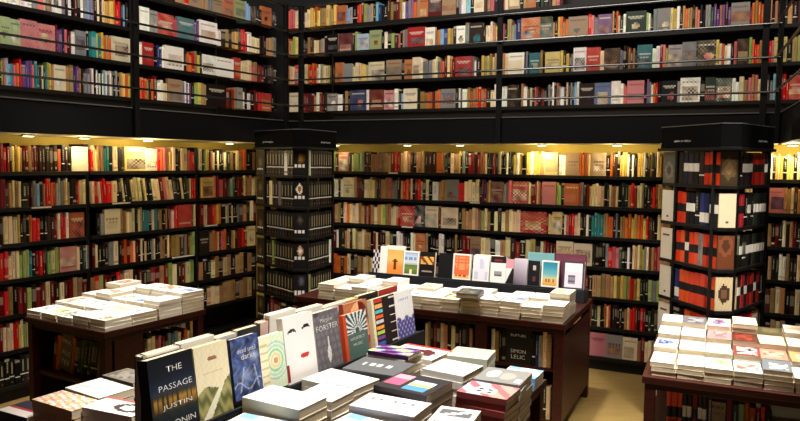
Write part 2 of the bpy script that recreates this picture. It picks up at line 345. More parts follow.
BWHERE = [s.replace('left wall', 'back wall') for s in LWHERE]
rowl = [fillr(0, 87.5, 4.6, 'RRrctRtrdckRtg').rsplit(' ', 1)[0]+' 88 _ 91 '+fillr(91, 195, 4.3, 'RrctdkRtgkcs').split(' ', 1)[1].rsplit(' ', 1)[0]+' 195 _ 200 '+fillr(200, 256, 4, 'ttckdcRtk').split(' ', 1)[1],
        '0 R 4 ccc 14 rry 22 cgc 30 '+fillr(30, 87, 4.6).split(' ', 1)[1].rsplit(' ', 1)[0]+' 88 _ 92 '+fillr(92, 195, 4.3).split(' ', 1)[1].rsplit(' ', 1)[0]+' 195 _ 200 '+fillr(200, 256, 4, 'ttckdcdtk').split(' ', 1)[1],
        fillr(0, 86, 5, 'BkkB').rsplit(' ', 1)[0]+' 88 _ 93 '+fillr(93, 195, 4.3, 'kdktR').split(' ', 1)[1]]
LLEAN = {1: ((97, 107, -4), (118, 165, -8), (165, 190, -9))}
for k, row in enumerate(LROWS+rowl): fill_row(LEFT, ZROW[k], row, .165, .207, .15, LWHERE[k], 'lower', LLEAN.get(k, ()))
BROWS = [
'332.5 g 335 k 338 [o] 348 k 351 c 353 ggg 362 sk 366 Rk 370 ttt 382 ttt 390 R 394 rR 400 tct 410 dk 416 ttt 424 ddd 436 o 442 tGk 450 ct 457 tyk 462 sk 468 RR 474 dR 480 to 485 c 487 kk 492 Rd 498 wc 501 kk 506 w 508 kk 513 ywy 522 k 526 ywyyt 544 [y] 558 ww 566 [t] 579 o 582 oto 588 ct 592 [t] 606 k 610 od 615 dk 620 yy 625 ywk 632 wk 637 y 641 ywkd 650 yk 654 dcy 662 tk 680 _ 690 ykkycydk 720 kyc 752 _ 768 ywkyc 780 ykyykcykyc 815',
'332.5 w 338 k 340 w 343 [c] 354 tR 359 dd 364 ccy 372 ctk 378 dt 382 tt 388 p 391 ss 397 k 400 t 403 ro 408 Rc 412 kRr 420 ck 425 ck 432 w 438 ttt 446 [s] 458 r 464 cccc 479 kR 484 nty 490 [R] 503 ss 508 p 511 [r] 528 cR 533 RRc 538 tR 542 [p] 556 gg 561 k 564 [o] 579 ps 583 kR 589 ccccc 604 k 607 kct 613 tc 618 kkk 628 tr 634 Rc 640 cs 644 kk 650 RrR 658 t 662 td 680 _ 690 ktRdckt 720 kyc 752 _ 768 [p] 784 ttcdtctRk 815',
'332.5 R 334 tt 340 k 343 coc 352 cctt 364 RtR 370 tct 380 yg 385 ttcc 396 oR 400 [r] 414 [k] 425 [c] 438 R 441 [c] 458 kt 465 ttct 478 tgct 490 kcdc 505 tccc 520 [r] 546 R 548 cy 552 [y] 562 kc 566 pRr 574 cc 580 kd 586 wk 591 eeee 603 tt 608 o 613 ksk 620 tt 625 ooytooy 646 rRd 652 dkc 660 td 680 _ 690 ktRdckt 720 kyc 752 _ 768 tkRkcdtRkwtck 815',
'332.5 R 336 w 338 kd 344 tcd 352 ctcctt 370 kR 375 ckd 382 k 385 c 389 kk 396 w 402 kkk 410 wc 415 [o] 425 tk 430 kkk 438 w 441 wk 446 kkdtkk 462 RR 470 [t] 480 cckw 500 tcdRkctk 540 cR 546 RdR 556 [c] 573 [c] 592 kdd 602 ks 608 rpp 619 Gkk 627 wk 632 ctct 642 gs 646 cd 651 tRp 660 td 680 _ 690 ktRdckt 720 kyc 752 _ 768 tdkwwtkdctwkt 815',
'332.5 oo 340 doc 350 kdt 360 tcct 370 '+fillr(370, 585, 5, 'kdtcoRt').split(' ', 1)[1].rsplit(' ', 1)[0]+' 585 Rk 592 tttt 610 tytygtrty 640 kGk 648 gsg 660 td 680 _ 760 kdtctkdcRtk 815',
'332.5 rRkr 350 Rrkd 370 '+fillr(370, 588, 5, 'kdtcoRt').split(' ', 1)[1].rsplit(' ', 1)[0]+' 588 tk 594 kc 600 kko 606 cok 612 kdkdk 624 tcr 632 rRkrRk 648 GkGs 660 td 680 _ 760 kdtctkdcRtk 815',
fillr(332.5, 589, 5, 'kdtcoRt').rsplit(' ', 1)[0]+' 589 [p] 606 [s] 622 [c] 637 tRccs 655 td 680 _ 760 kdtctkdcRtk 815']
for k, row in enumerate(BROWS): fill_row(BACK, ZROW[k], row, .17, .207, .15, BWHERE[k], 'lower')
GLROWS = [
'0 k 2 gp 6 lle 14 p 17 or 22 v 26 nv 30 vp 35 ee 40 dcd 46 eg 50 yt 54 [c] 66 tt 74 nv 80 td 84 s 88 ssw 95 kwkwkw 104 lws 110 ws 114 ksk 120 ty 124 yoy 131 _ 135 ooo 140 orotdo 154 R 158 ww 164 c 168 [t] 182 s 185 wvwv 192 kgyt 205 tk 208 [k] 227 RdRt 237 [s] 243 wk 248 w 251 kRr 262 [r] 272 kk 277',
'0 [g] 10.5 [g] 21 [p] 38 [p] 56 Rv 60 vkp 68 kR 72 w 76 [s] 87 ke 92 e 97 gey 104 oto 112 [c] 131 _ 134.5 s 140 w 143 [r] 154 k 158 nnw 165 [w] 184 ko 190 ort 198 yk 203 [w] 216 [w] 234 [r] 241 ccc 252 pt 258 R 264 kd 274 k 277',
'0 ww 32 sp 44 [c] 52 [w] 62 s 66 kwk 75 Rkw 84 sls 94 k 98 ckc 105 yt 110 y 114 orr 121 k 124 lk 128 _ 134 R 140 [w] 150 [s] 158 [r] 174 p 178 [e] 195 v 200 [w] 218 w 222 k 226 tdt 236 yd 242 r 248 wcc 260 kdtts 277',
'100 cRtkdctsk 134 _ 136 dRtkt 160 tk 176 ttr 189 [t] 203 ts 213 [t] 224 [o] 234 [g] 246 ld 256 kk 262 [o] 272 k 277']
GBROWS = [
'284 d 289 [c] 299 w 302 R 306 RdRt 316 w 319 Rkd 327 [s] 337 w 342 ktk 350 [n] 366 w 369 [R] 384 [p] 394 w 398 kl 403 [c] 417 k 420 t 424 totRto 440 [s] 455 k 458 wn 462 w 467 totorto 486 k 490 cw 498 _ 501.5 w 507 [k] 518 kt 523 w 527 kc 532 kpRkdRk 546 kskwkts 560 w 564 kcksk 574 lw 579 [d] 594 [b] 611 [w] 620 wp 627 [p] 644 kv 649 sw 653 or 658 k 661 [k] 677 s 680 [w] 700 k 705 [G] 716 [G] 732 ww 739 c 744 t 748 ptpc 761 k 770 sl 776 kyR 783 rr 789 [r] 803',
'284 t 290 c 294 [r] 301 k 304 c 307 oror 316 cw 320 gc 325 cg 329 d 335 [o] 343 [s] 352 cccy 364 cg 368 [c] 384 k 386 [t] 401 k 404 [o] 412 [c] 420 css 428 s 432 ccc 437 s 440 oo 444 Rco 452 R 455 [r] 472 sw 476 k 481 ytgt 492 ctp 498 _ 501.5 tc 508 [w] 524 ksk 529 [e] 540 tk 545 [y] 560 yky 569 ks 573 [w] 586 [r] 600 c 604 [d] 620 sk 626 dtdtd 637 [e] 652 ww 660 Rpg 668 [s] 682 [s] 696 [k] 716 yc 722 oc 727 w 731 kp 737 [d] 749 g 752 orot 762 k 765 R 769 rp 774 [y] 787 ktg 803',
'285 ot 292 gyc 300 k 304 dt 310 d 313 cc 318 tsd 327 [k] 338 [R] 352 dg 357 [l] 369 [g] 381 kw 387 kg 394 d 398 pkt 404 s 407 [r] 425 [w] 435 to 440 ln 447 yt 453 d 456 [w] 465 s 469 [d] 483 kcc 490 cty 498 _ 501.5 pk 507 gtss 516 n 521 [o] 540 [G] 552 tky 560 oto 568 [t] 588 rp 594 s 598 [v] 612 tk 616 oc 620 kw 626 [G] 646 gwk 653 s 657 [s] 670 cyw 680 ktot 690 tktp 700 kks 708 sGvvtvdv 731 [s] 750 R 752 otoo 764 k 767 ytk 775 tdsk 788 tkd 803',
'284 o 289 pp 294 ccg 301 k 304 ccy 312 yoyt 322 tyty 336 [o] 346 ls 352 k 357 roR 363 gs 370 tkl 378 nk 384 kdtdRt 402 wv 408 sv 413 ot 420 [o] 428 [R] 442 [t] 456 ds 461 ww 466 lk 474 [c] 484 dt 490 pk 498 _ 501.5 pc 508 [t] 520 kt 526 [o] 536 kGk 548 dtp 560']
GLW = ['left gallery\'s '+q for q in ('lowest shelf','second shelf up','third shelf up','fourth shelf up')]
for k, row in enumerate(GLROWS): fill_row(GL, ZG[k], row, .155, .215, .15, GLW[k], 'gallery')
for k, row in enumerate(GBROWS): fill_row(GB, ZG[k], row, .15, .212, .15, GLW[k].replace('left gallery', 'back gallery'), 'gallery')
def link_book(w, h, d, code, face, pl, s, dd, z, label, group, fn=None, th=0, nu=8, nv=11, name='cabinet_book'):
    mb = MB()
    if face: add_face_book(mb, w, h, d, fn or rand_cover(code), lin(PAL[code]), nu=nu, nv=nv)
    else: add_spine_book(mb, w, h, d, code)
    o = mb.build(name, M['print'], None, pl.at(s, dd, z+abs(math.sin(th))*w/2), (0, th, pl.rot)); tag(o, label, 'book', group); return o
def tower(ql, qr, hl, hr, ll, lr, z_rows, name_label, faces_l, faces_f, rows_l, rows_r, side, grp, post_l, hdr_text):
    """ql,qr: the two ends of the blunt front corner; hl,hr: headings along which the left and right faces recede"""
    pl_l = Plane(ql + head(hl)*ll, hl+180); pl_r = Plane(qr, hr); hf = math.degrees(math.atan2((qr-ql).x, (qr-ql).y)); pl_f = Plane(ql, hf)
    el, er = ql+head(hl)*ll, qr+head(hr)*lr
    poly = [ql, qr, er, el]
    cen = sum((Vector((p.x,p.y,0)) for p in poly), Vector())/4
    t = thing('book_tower', name_label, 'bookcase', (cen.x, cen.y, 0), (0,0,0), 'free-standing book towers')
    P = [p-cen for p in poly]
    # inner core: faces moved in by the depth of the books
    IN = .125
    a = cross(pl_l.shift(IN).o, hl, pl_f.shift(IN*.35).o, hf); c2 = cross(pl_r.shift(IN).o, hr, pl_f.shift(IN*.35).o, hf)
    bl = (er-el).normalized(); kb = .0
    d_ = cross(pl_r.shift(IN).o, hr, el, math.degrees(math.atan2(bl.x, bl.y))); e_ = cross(pl_l.shift(IN).o, hl, el, math.degrees(math.atan2(bl.x, bl.y)))
    core = [a-cen, c2-cen, d_-cen, e_-cen]
    b = MB(); b.prism(core, 0, 1.85); b.build('core', M['black_wood'], t)
    grow = lambda k: [p+p.normalized()*k for p in P]
    b = MB(); b.prism(grow(.022), 1.865, 2.0); hd = b.build('header', M['header'], t, bevel=.003)
    b = MB(); b.prism(grow(.045), 1.846, 1.865); b.build('header_lip', M['steel'], t, bevel=.002)
    b = MB(); b.prism(grow(.024), 2.0, 2.005); b.build('header_trim', M['trim'], t)
    for z in z_rows:
        b = MB(); b.prism(grow(.004), z-.022, z-.001); b.build('shelf', M['black_wood'], t, bevel=.002)
    b = MB(); b.prism(grow(-.03), 0, min(z_rows)-.022); b.build('plinth', M['black_wood'], t)
    z0 = min(z_rows)
    def post(p, hd): 
        b = MB(); b.box(-.012, -.002, z0, .012, .05, 1.846); o = b.build('post', M['steel'], t, p-cen, (0,0,math.radians(90-hd)), bevel=.002)
    FW_ = post_l
    post(pl_l.at(FW_+.014), pl_l.h); post(pl_r.at(.014), pl_r.h); post(pl_r.at(lr-.012), pl_r.h)
    R = ['top row','second row','third row','fourth row','fifth row','sixth row','lowest row']
    for k, z in enumerate(z_rows):
        hgt = .2
        if faces_l[k]:
            c, fn = faces_l[k]; link_book(FW_-.004, hgt, .02, c, True, pl_l, FW_/2, .002, z, '%s cover facing out, left end, %s, %s' % (NAMES[c], R[k], side), grp, fn, nu=12, nv=16, name='tower_book')
        if faces_f[k]:
            c, fn = faces_f[k]; W = (qr-ql).length-.006; link_book(W, hgt, .02, c, True, pl_f, (qr-ql).length/2, .003, z, '%s cover facing out, front corner, %s, %s' % (NAMES[c], R[k], side), grp, fn, nu=12, nv=16, name='tower_book')
        for pl, s0, s1, row, nm in ((pl_l, FW_+.03, ll-.006, rows_l[k], 'left'), (pl_r, .03, lr-.03, rows_r[k], 'right')):
            n = len(row); w = (s1-s0)/n
            for i, ch in enumerate(row):
                link_book(w-.001, hgt*rng.uniform(.97, 1), .11 if pl is pl_l else .10, ch, False, pl, s0+w*(i+.5), .004+rng.uniform(0,.003), z, '%s spine, %s from left, %s face, %s, %s' % (NAMES[ch], ordw(i+1), nm, R[k], side), grp, name='tower_book')
    if hdr_text:
        for pl, s, wd in ((pl_l, ll*.42, .16), (pl_r, lr*.55, .16)):
            g = pl.at(s, -.030, 1.906)-cen
            o = text(hd, hdr_text, wd, 0, 0, 0, maxh=.021); o.location = g; o.rotation_euler = (0,0,pl.rot)
            bpy.context.view_layer.update()
    return t
TZ = [1.640-.248*k for k in range(7)]
def mark_cover(base, items):
    L = lin(base)
    def f(u, v):
        for u0, u1, v0, v1, c in items:
            if u0 < u < u1 and v0 < v < v1: return lin(c)
        return L
    return f
def pic_cover(base, c2, c3, cx=.5, cy=.55, rr=.3, line=None):
    L, A, B_ = lin(base), lin(c2), lin(c3)
    def f(u, v):
        if line and line[0] < v < line[1] and .1 < u < .92 and int(u*11) % 3: return lin((232,228,218))
        d = ((u-cx)**2+((v-cy)*1.25)**2)**.5
        if d < rr*.55: return B_
        if d < rr*(1+.1*math.sin(u*17)): return A
        return tuple(x*(.9+.16*math.sin(u*23+v*11)**2) for x in L)
    return f
cm = lambda v0, c=(70,60,54), h=.05: mark_cover((226,216,196), [(.4,.6,v0,v0+h,c)])
def at_depth(px, d): r_ = ray(px, 250); return Vector((r_.x*d/r_.y, d, 0))
right = tower(at_depth(717, 4.16), at_depth(735, 4.16), -14.3, 45.7, .555, .53, TZ,
  'tall black three-sided tower of red, orange and black hardbacks at right',
  [('s', pic_cover((92,86,74), (120,112,98), (70,62,54), .5, .4, .35)), ('c', cm(.12)), ('c', mark_cover((226,216,196), [(.2,.75,.72,.82,(120,70,60))])), ('c', cm(.12)), ('c', mark_cover((226,216,196), [(.2,.75,.72,.84,(130,30,30))])), ('c', cm(.12)), ('c', cm(.5))],
  [('d', pic_cover((58,44,28), (92,72,44), (120,96,66), .5, .5, .4)), ('c', mark_cover((214,196,164), [(.42,.58,.14,.2,(90,80,70)),(.2,.8,.5,.53,(170,150,120))])), ('d', pic_cover((104,58,34), (128,74,48), (80,48,34), .5, .7, .4)), ('c', pic_cover((206,186,146), (66,48,38), (120,84,60), .5, .5, .34)), ('c', cm(.3)), ('d', None), ('c', None)],
  ['kWWWkOOO', 'OOWWkNNWW', 'OOWOOsOOO', 'NOOOOOOO', 'kkOOOOO', 'OOWWkOOO', 'kOOOWWk'],
  ['kWWWDDDDW', 'DDkWkWWWW', 'kWkWWWWWW', 'cWDWDDWDk', 'kDrDDrcck', 'kWDWDDWDk', 'DDkWkWWWW'], 'red and black tower', 'hardbacks on the right tower', .125, 'LIBRARY OF AMERICA')
olive = lambda: pic_cover((44,36,22), (78,64,34), (110,92,52), rng.uniform(.35,.65), rng.uniform(.4,.7), .3, (.2,.26))
pf = [pic_cover((26,22,18), (96,72,30), (150,112,46), .55, .68, .26, (.30,.42)), pic_cover((24,20,18), (226,214,190), (150,96,60), .45, .7, .26, (.34,.42)), pic_cover((22,20,20), (60,50,44), (90,80,70), .5, .7, .24, (.18,.32)), pic_cover((24,20,20), (190,150,120), (226,220,210), .5, .72, .24, (.36,.5)), pic_cover((24,22,24), (60,62,70), (90,92,100), .6, .75, .24, (.18,.4)), pic_cover((96,66,44), (120,90,56), (70,88,50), .5, .5, .4), None]
left = tower(at_depth(293, 5.6), at_depth(307, 5.6), -40, 22, .59, .46, TZ,
  'tall black three-sided tower filled with black spined paperbacks in the room corner',
  [('k', olive()) for _ in range(7)], [('k', f) for f in pf],
  ['BBBBBBwBB', 'BcBBsBBBB', 'BBBBBBBBBB', 'BBgBBBBBBB', 'BBBBBBBBB', 'kRkRkkk', 'BBBBBBBB'],
  ['wBBBBBBBBB', 'BBBBBBBBBB', 'BBBBBBBBBB', 'BBBBBBBBBw', 'gBBBBBBBBB', 'wwkBBBBBBB', 'BBBBBBBB'], 'black spined tower', 'black paperbacks on the left tower', .125, 'PENGUIN CLASSICS')
TZT = .744
class Frame:
    "table frame: u to the viewer's right along the near edge, v away from the viewer"
    def __init__(self, o, hu): self.pl = Plane(o, hu); self.rot = self.pl.rot
    def at(self, u, v, z=0): return self.pl.at(u, v, z)
def table(fr, U, V, label, shelf_z, panels=(), leg=.05, name='display_table', back=False):
    t = thing(name, label, 'table', fr.at(0, 0, 0), (0,0,fr.rot), 'wooden book tables')
    boxpart('tabletop', (0, 0, TZT-.035, U, V, TZT), M['table_wood'], t, .004)
    i = .012
    for x in (i, U-i-leg):
        for y in (i, V-i-leg): boxpart('leg', (x, y, 0, x+leg, y+leg, TZT-.035), M['table_wood'], t, .003)
    for y in (i+.006, V-i-.026): boxpart('apron', (i+leg, y, TZT-.065, U-i-leg, y+.02, TZT-.035), M['table_wood'], t, .002)
    for x in (i+.006, U-i-.026): boxpart('apron', (x, i+leg, TZT-.065, x+.02, V-i-leg, TZT-.035), M['table_wood'], t, .002)
    for z in shelf_z: boxpart('shelf', (i+.01, i+leg*.5, z-.022, U-i-.01, V-i-leg*.5, z), M['table_wood'], t, .002)
    for nm, d in panels: boxpart(nm, d, M['table_wood'], t, .002)
    return t
MESHES = {}
def cover_mesh(L, W, T, fn, edge, nu, nv, ct):
    mb = MB()
    mb.box(-L/2, -W/2, 0, L/2, W/2, ct, edge); mb.box(-L/2, -W/2, ct, L/2, -W/2+ct, T-ct, edge)
    mb.box(-L/2, -W/2, T-ct, L/2, W/2, T, edge, skip='t')
    for i in range(nu):
        for j in range(nv):
            x0, x1 = -L/2+L*i/nu, -L/2+L*(i+1)/nu; y0, y1 = -W/2+W*j/nv, -W/2+W*(j+1)/nv
            mb.face([(x0,y0,T),(x1,y0,T),(x1,y1,T),(x0,y1,T)], fn((i+.5)/nu, (j+.5)/nv) if fn else edge)
    return mb.mesh('cover', M['print'])
def pages_mesh(L, W, T, ct, ins):
    key = (L, W, T, ct)
    if key not in MESHES:
        mb = MB(); mb.box(-L/2+ins, -W/2+ct, ct, L/2-ins, W/2-ins, T-ct); MESHES[key] = mb.mesh('page_block', M['pages'])
    return MESHES[key]
def lying_book(p, rot, L, W, T, label, group, fn=None, edge=(230,224,212), nu=1, nv=1, ct=.0012, ins=.001, mesh=None, name='paperback_book', tilt=(0,0)):
    t = thing(name, label, 'book', p, (tilt[0], tilt[1], rot), group)
    c = place(mesh or cover_mesh(L, W, T, fn, lin(edge), nu, nv, ct), 'cover', t)
    place(pages_mesh(round(L,4), round(W,4), round(T,4), ct, ins), 'page_block', t)
    return t, c
def top_cover(base, c2=None, c3=None, seed=0, dens=.3):
    "glossy paperback front: pale ground with a picture area and lines of type, read along the short side"
    r = random.Random(seed); L = lin(base); A = lin(c2 or base); B_ = lin(c3 or c2 or base)
    u0, u1, v0, v1 = r.uniform(.05,.45), r.uniform(.6,.95), r.uniform(.05,.25), r.uniform(.7,.95); ph = r.uniform(0, 6)
    def f(u, v):
        n = math.sin(u*11+ph)*math.sin(v*9+ph*2)+.5*math.sin(u*29+v*17+ph)
        if u0 < u < u1 and v0 < v < v1: return A if n > .1 else (B_ if n < -.5 else tuple((a+b)/2 for a, b in zip(A, L)))
        if c2 and (.06 < u < .12) and .15 < v < .85 and int(v*23) % 4: return B_
        return L
    return f
def stack(fr, u, v, L, W, T, n, z, label, place_name, group, fn, edge=(232,226,214), rot=0, grid=(14,9), jitter=.005, lower='white', name='paperback_book', texts=()):
    "n copies of one title; rot 0 = long side along u, spine to the viewer; pi/2 = long side along v"
    me0 = None; zz = z+.0003
    for i in range(n):
        last = i == n-1
        a = fr.rot+rot+rng.uniform(-.03, .03); p = fr.at(u+rng.uniform(-jitter, jitter), v+rng.uniform(-jitter, jitter), zz)
        if last: o, c = lying_book(p, a, L, W, T, label, group, fn, edge, grid[0], grid[1], name=name)
        else:
            k = n-1-i
            if me0 is None: me0 = cover_mesh(L, W, T, None, lin(edge), 1, 1, .0012)
            o, c = lying_book(p, a, L, W, T, '%s paperback, %s from top, %s' % (lower, ordw(k+1), place_name), group, None, edge, mesh=me0, name=name)
        zz += T+.0006
    for s, w_, x, y, rz in texts: text(c, s, w_, x, y, T+.0006, facing='top', mat='black_ink', rotz=rz)
    return zz
WH = (238,234,226)
# ---- left table
cl = onz(104, 332.8, TZT); ql_ = onz(24.4, 316.7, TZT)
UL = (cl-ql_).length; d_ = (cl-ql_).normalized(); hul = math.degrees(math.atan2(d_.x, d_.y))
FL = Frame(ql_, hul); VL = .80
table(FL, UL, VL, 'low dark wood table piled with white paperbacks at left', [.40, .09],
      panels=[('end_panel', (UL-.03, .08, .42, UL-.014, .29, TZT-.065)), ('divider', (.07, .36, .11, UL-.07, .375, TZT-.04)), ('side_panel', (.018, .07, .11, .034, VL-.07, TZT-.09))])
tops = [((238,236,230),(150,160,190),(120,120,130)), ((236,232,224),(196,120,100),(150,60,50)), ((240,238,232),(200,200,206),(150,150,160)), ((234,226,204),(210,190,120),(120,120,110)), ((226,228,234),(120,140,190),(60,70,110)), ((240,236,228),(214,110,80),(236,200,170)), ((238,238,236),(170,180,170),(90,100,100))]
tw = ['white and blue-grey','white and rust red','plain white','cream and mustard','pale blue-grey','white with orange','white with grey-green']
cols = 5; rowsn = 4
cw = UL/cols
hts = {(4,0):3,(3,0):2,(2,0):2,(1,0):3,(0,0):3}
cn = ['far left','second from left','middle','second from right','rightmost']
rn = ['front row','second row','third row','back row']
for c in range(cols):
    for r in range(rowsn):
        k = (c*3+r*5+c*r) % 7
        n = [[2,2,2,2,3],[3,3,3,3,3],[4,5,4,4,5],[6,5,6,6,6]][r][c]
        if r == 0: n = [2,2,2,3,3][c]
        T = .022
        nm = '%s stack, %s, left table' % (cn[c], rn[r])
        stack(FL, cw*(c+.5), .006+.1+.196*r, .188, cw-.012, T, n, TZT, '%s paperback atop the %s' % (tw[k], nm), nm, 'paperbacks stacked on the left table', top_cover(*tops[k], seed=c*7+r), rot=-math.pi/2 if (c+r) % 2 else math.pi/2, jitter=.003, grid=(10,7))
# books on the left table's shelf
FLp = FL.pl.shift(.10)
x = .12; codes = 'ooR'
seq = [('R',.03,0),('o',.03,0),('o',.02,0),('c',.10,1),('o',.03,0),('k',.03,0),('d',.025,0),('G',.03,0),('k',.035,0),('G',.03,0),('k',.03,0),('k',.03,0),('t',.025,0),('k',.03,0)]
for i, (cd, w, fc) in enumerate(seq):
    th = math.radians(10)
    o = link_book(w-.002, .245 if fc else rng.uniform(.21,.25), .13 if not fc else .02, cd, bool(fc), FLp, x+w/2, 0.0, .4008, '%s %s, %s from left on the left table\'s shelf' % (NAMES[cd], 'book with big pale letters' if fc else 'book spine', ordw(i+1)), 'books on the left table shelf', fn=mark_cover((112,98,74), []) if fc else None, th=th)
    if fc:
        for s, zz in (('PAUL',.195),('AUS',.12),('TER',.055)): text(o, s, .082, 0, -.0012, zz, maxh=.055)
    x += w/math.cos(th)+.001
FLr = Plane(FL.at(UL-.035, 0), hul-90)   # right-hand end of the table
FLr = Plane(FL.at(UL-.02, 0), math.degrees(math.atan2(FL.pl.y.x, FL.pl.y.y)))
x = .30
for i, cd in enumerate('odcctpRksesckoc'):
    w = rng.uniform(.022, .034)
    if x+w > VL-.065: break
    link_book(w-.001, rng.uniform(.2,.235), .14, cd, False, FLr, x+w/2, .03, .4004, '%s spine, %s from left in the end of the left table' % (NAMES[cd], ordw(i+1)), 'books in the end of the left table'); x += w
# ---- middle table
cm_ = onz(565.5, 325, TZT); HM = 115.0
UM, VM = 2.02, .98
FM = Frame(cm_-head(HM)*UM, HM)
table(FM, UM, VM, 'dark wood cabinet table with white paperbacks in front of the back wall', [.44, .10],
      panels=[('centre_post', (UM-.60, .012, .0, UM-.52, .07, TZT-.035)), ('divider', (.06, .45, .10, UM-.07, .465, TZT-.04)), ('end_panel', (UM-.03, .06, .10, UM-.014, VM-.06, TZT-.09)), ('divider', (UM-.59, .07, .10, UM-.57, .45, TZT-.04))], leg=.062)
mcols = 13; mw = .139
for c in range(mcols):
    u = UM-.02-mw*(c+.5); nmc = ordw(c+1)+' stack from right'
    for r in range(2):
        k = (c*2+r*3) % 7
        n = [5,4,5,5,5,4,4,4,5,4,5,4,5][c] if r == 0 else [7,5,5,4,5,5,4,5,4,6,5,6,5][c]
        if r == 0 and c == 0: pass
        nm = '%s, %s, middle table' % (nmc, ['front row','row behind'][r])
        v = .012+.105+.21*r
        if r == 1 and c == 0: u2 = u+.0
        stack(FM, u, v, .2, mw-.006, .0215, n, TZT, '%s paperback atop the %s' % (tw[k], nm), nm, 'paperbacks stacked on the middle table', top_cover(*tops[(k if k not in (1,5) else 2)], seed=c+r*11), rot=math.pi/2 if (c+r) % 3 else -math.pi/2, jitter=.004, grid=(10,7))
# a dark hardback laid across the stacks
pbl = onz(470, 296, .86)
def at_px(fr, x, y, z): p = onz(x, y, z); d = p-fr.pl.o; return d.dot(fr.pl.x), d.dot(fr.pl.y)
def display_book(pl, s0, s1, z, h, t, fn, label, group, edge=(232,228,220), lean=8, nu=12, nv=16, dd=0, name='display_book', ct=.0016):
    w = s1-s0-.002
    o = thing(name, label, 'book', pl.at((s0+s1)/2, dd, z), (-math.radians(lean), 0, pl.rot), group)
    mb = MB(); e = lin(edge)
    mb.box(-w/2, 0, 0, w/2, ct, h, e, skip='f'); mb.box(-w/2, t-ct, 0, w/2, t, h, e); mb.box(-w/2, ct, 0, -w/2+ct, t-ct, h, e)
    for i in range(nu):
        for j in range(nv):
            x0, x1 = -w/2+w*i/nu, -w/2+w*(i+1)/nu; z0, z1 = h*j/nv, h*(j+1)/nv
            mb.face([(x0,0,z0),(x1,0,z0),(x1,0,z1),(x0,0,z1)], fn((i+.5)/nu, (j+.5)/nv))
    c = mb.build('cover', M['print'], o)
    mb = MB(); mb.box(-w/2+ct, ct, .002, w/2-.003, t-ct, h-.003); mb.build('page_block', M['pages'], o)
    return o, c, w
def back_book(pl, s0, s1, z, h, t, label, group, code, dd, lean=8, edge=None):
    "a copy facing the other way on the far side of the ridge"
    w = s1-s0-.002; o = thing('display_book', label, 'book', pl.at((s0+s1)/2, dd, z), (math.radians(lean), 0, pl.rot), group)
    mb = MB(); e = lin(edge or PAL[code]); ct = .0016
    mb.box(-w/2, 0, 0, w/2, ct, h, e); mb.box(-w/2, t-ct, 0, w/2, t, h, e); mb.box(w/2-ct, ct, 0, w/2, t-ct, h, e); mb.build('cover', M['print'], o)
    mb = MB(); mb.box(-w/2+.003, ct, .002, w/2-ct, t-ct, h-.003); mb.build('page_block', M['pages'], o)
    return o
def ramp(stops):
    "vertical colour bands of an illustration, bottom to top"
    S = [(v, lin(c)) for v, c in stops]
    def f(v):
        for (a, ca_), (b_, cb_) in zip(S, S[1:]):
            if v <= b_: k = max(0, (v-a)/(b_-a)); return tuple(x*(1-k)+y*k for x, y in zip(ca_, cb_))
        return S[-1][1]
    return f
WHT = lin((240,236,228))
def border(fn, m=.06, col=WHT): return lambda u, v: col if (u < m or u > 1-m or v < m*.7 or v > 1-m*.7) else fn(u, v)
ZM = .83
RM = Plane(onz(470, 281, ZM), 115.0)
rm_ramp = ramp([(0,(236,140,60)),(.35,(236,150,70)),(.6,(240,190,110)),(1,(220,170,90))])
def c_orange(u, v):
    if .44 < u < .56 and .2 < v < .62 or (.36 < u < .64 and .5 < v < .56): return lin((120,50,24))
    return rm_ramp(v)
g_ramp = ramp([(0,(60,84,40)),(.3,(120,140,60)),(.42,(90,120,70)),(.5,(210,216,220)),(.8,(190,204,220)),(1,(110,140,180))])
def c_green(u, v):
    if .38 < u < .62 and v < .22: return lin((230,226,190))
    if .64 < v < .78 and .1 < u < .9 and int(u*14) % 4: return lin((120,150,196))
    return g_ramp(v)
def c_blackfig(u, v):
    if .5 < v < .8: return lin((226,180,90)) if abs(u-.5) < .42 and math.sin(u*14+v*20) > -.2 else lin((120,60,30))
    if .2 < v < .28 and .2 < u < .8: return lin((150,140,120))
    return lin((24,20,20))
def c_salmon(u, v):
    for q, w in ((.86,.7),(.74,.6),(.62,.76),(.5,.66),(.38,.5)):
        if abs(v-q) < .035 and abs(u-.5) < w/2 and int(u*17) % 4: return lin((244,150,96))
    if v < .2: return lin((150,70,30)) if (.12 < v < .18 and .2 < u < .8 and int(u*12) % 3) else lin((246,180,110))
    return lin((232,106,66))
def c_lilac(u, v): return lin((226,224,236)) if (math.sin(u*9)*math.sin(v*7) < .3) else lin((200,200,220))
def c_bw(u, v):
    if v > .72: return lin((34,28,32)) if not (.8 < v < .86 and .25 < u < .75) else lin((140,40,50))
    if .22 < v < .46 and .22 < u < .78: return lin((150,150,154)) if v > .34 else lin((90,90,96))
    return lin((238,236,232))
def c_pinkwedge(u, v):
    if v > .62: return lin((216,150,160))
    return lin((30,26,30)) if u > v*1.2 else lin((236,232,230))
def c_gradlilac(u, v):
    k = v*.8+u*.2; return tuple(a*k+b*(1-k) for a, b in zip(lin((216,206,220)), lin((84,72,90))))
def c_blacktxt(u, v):
    if .62 < v < .8 and .3 < u < .7 and int(u*16) % 3: return lin((190,180,170))
    if .2 < v < .4 and .4 < u < .7: return lin((96,56,48))
    return lin((26,24,30))
s_ramp = ramp([(0,(214,150,70)),(.22,(228,180,96)),(.34,(206,196,150)),(.45,(120,184,190)),(.75,(56,146,170)),(1,(36,120,156))])
def c_sand(u, v):
    if .18 < v < .3 and .2 < u < .75 and math.sin(u*30) > .2: return lin((150,80,40))
    if .72 < v < .78 and .2 < u < .8 and int(u*15) % 4: return lin((220,224,214))
    return s_ramp(v)
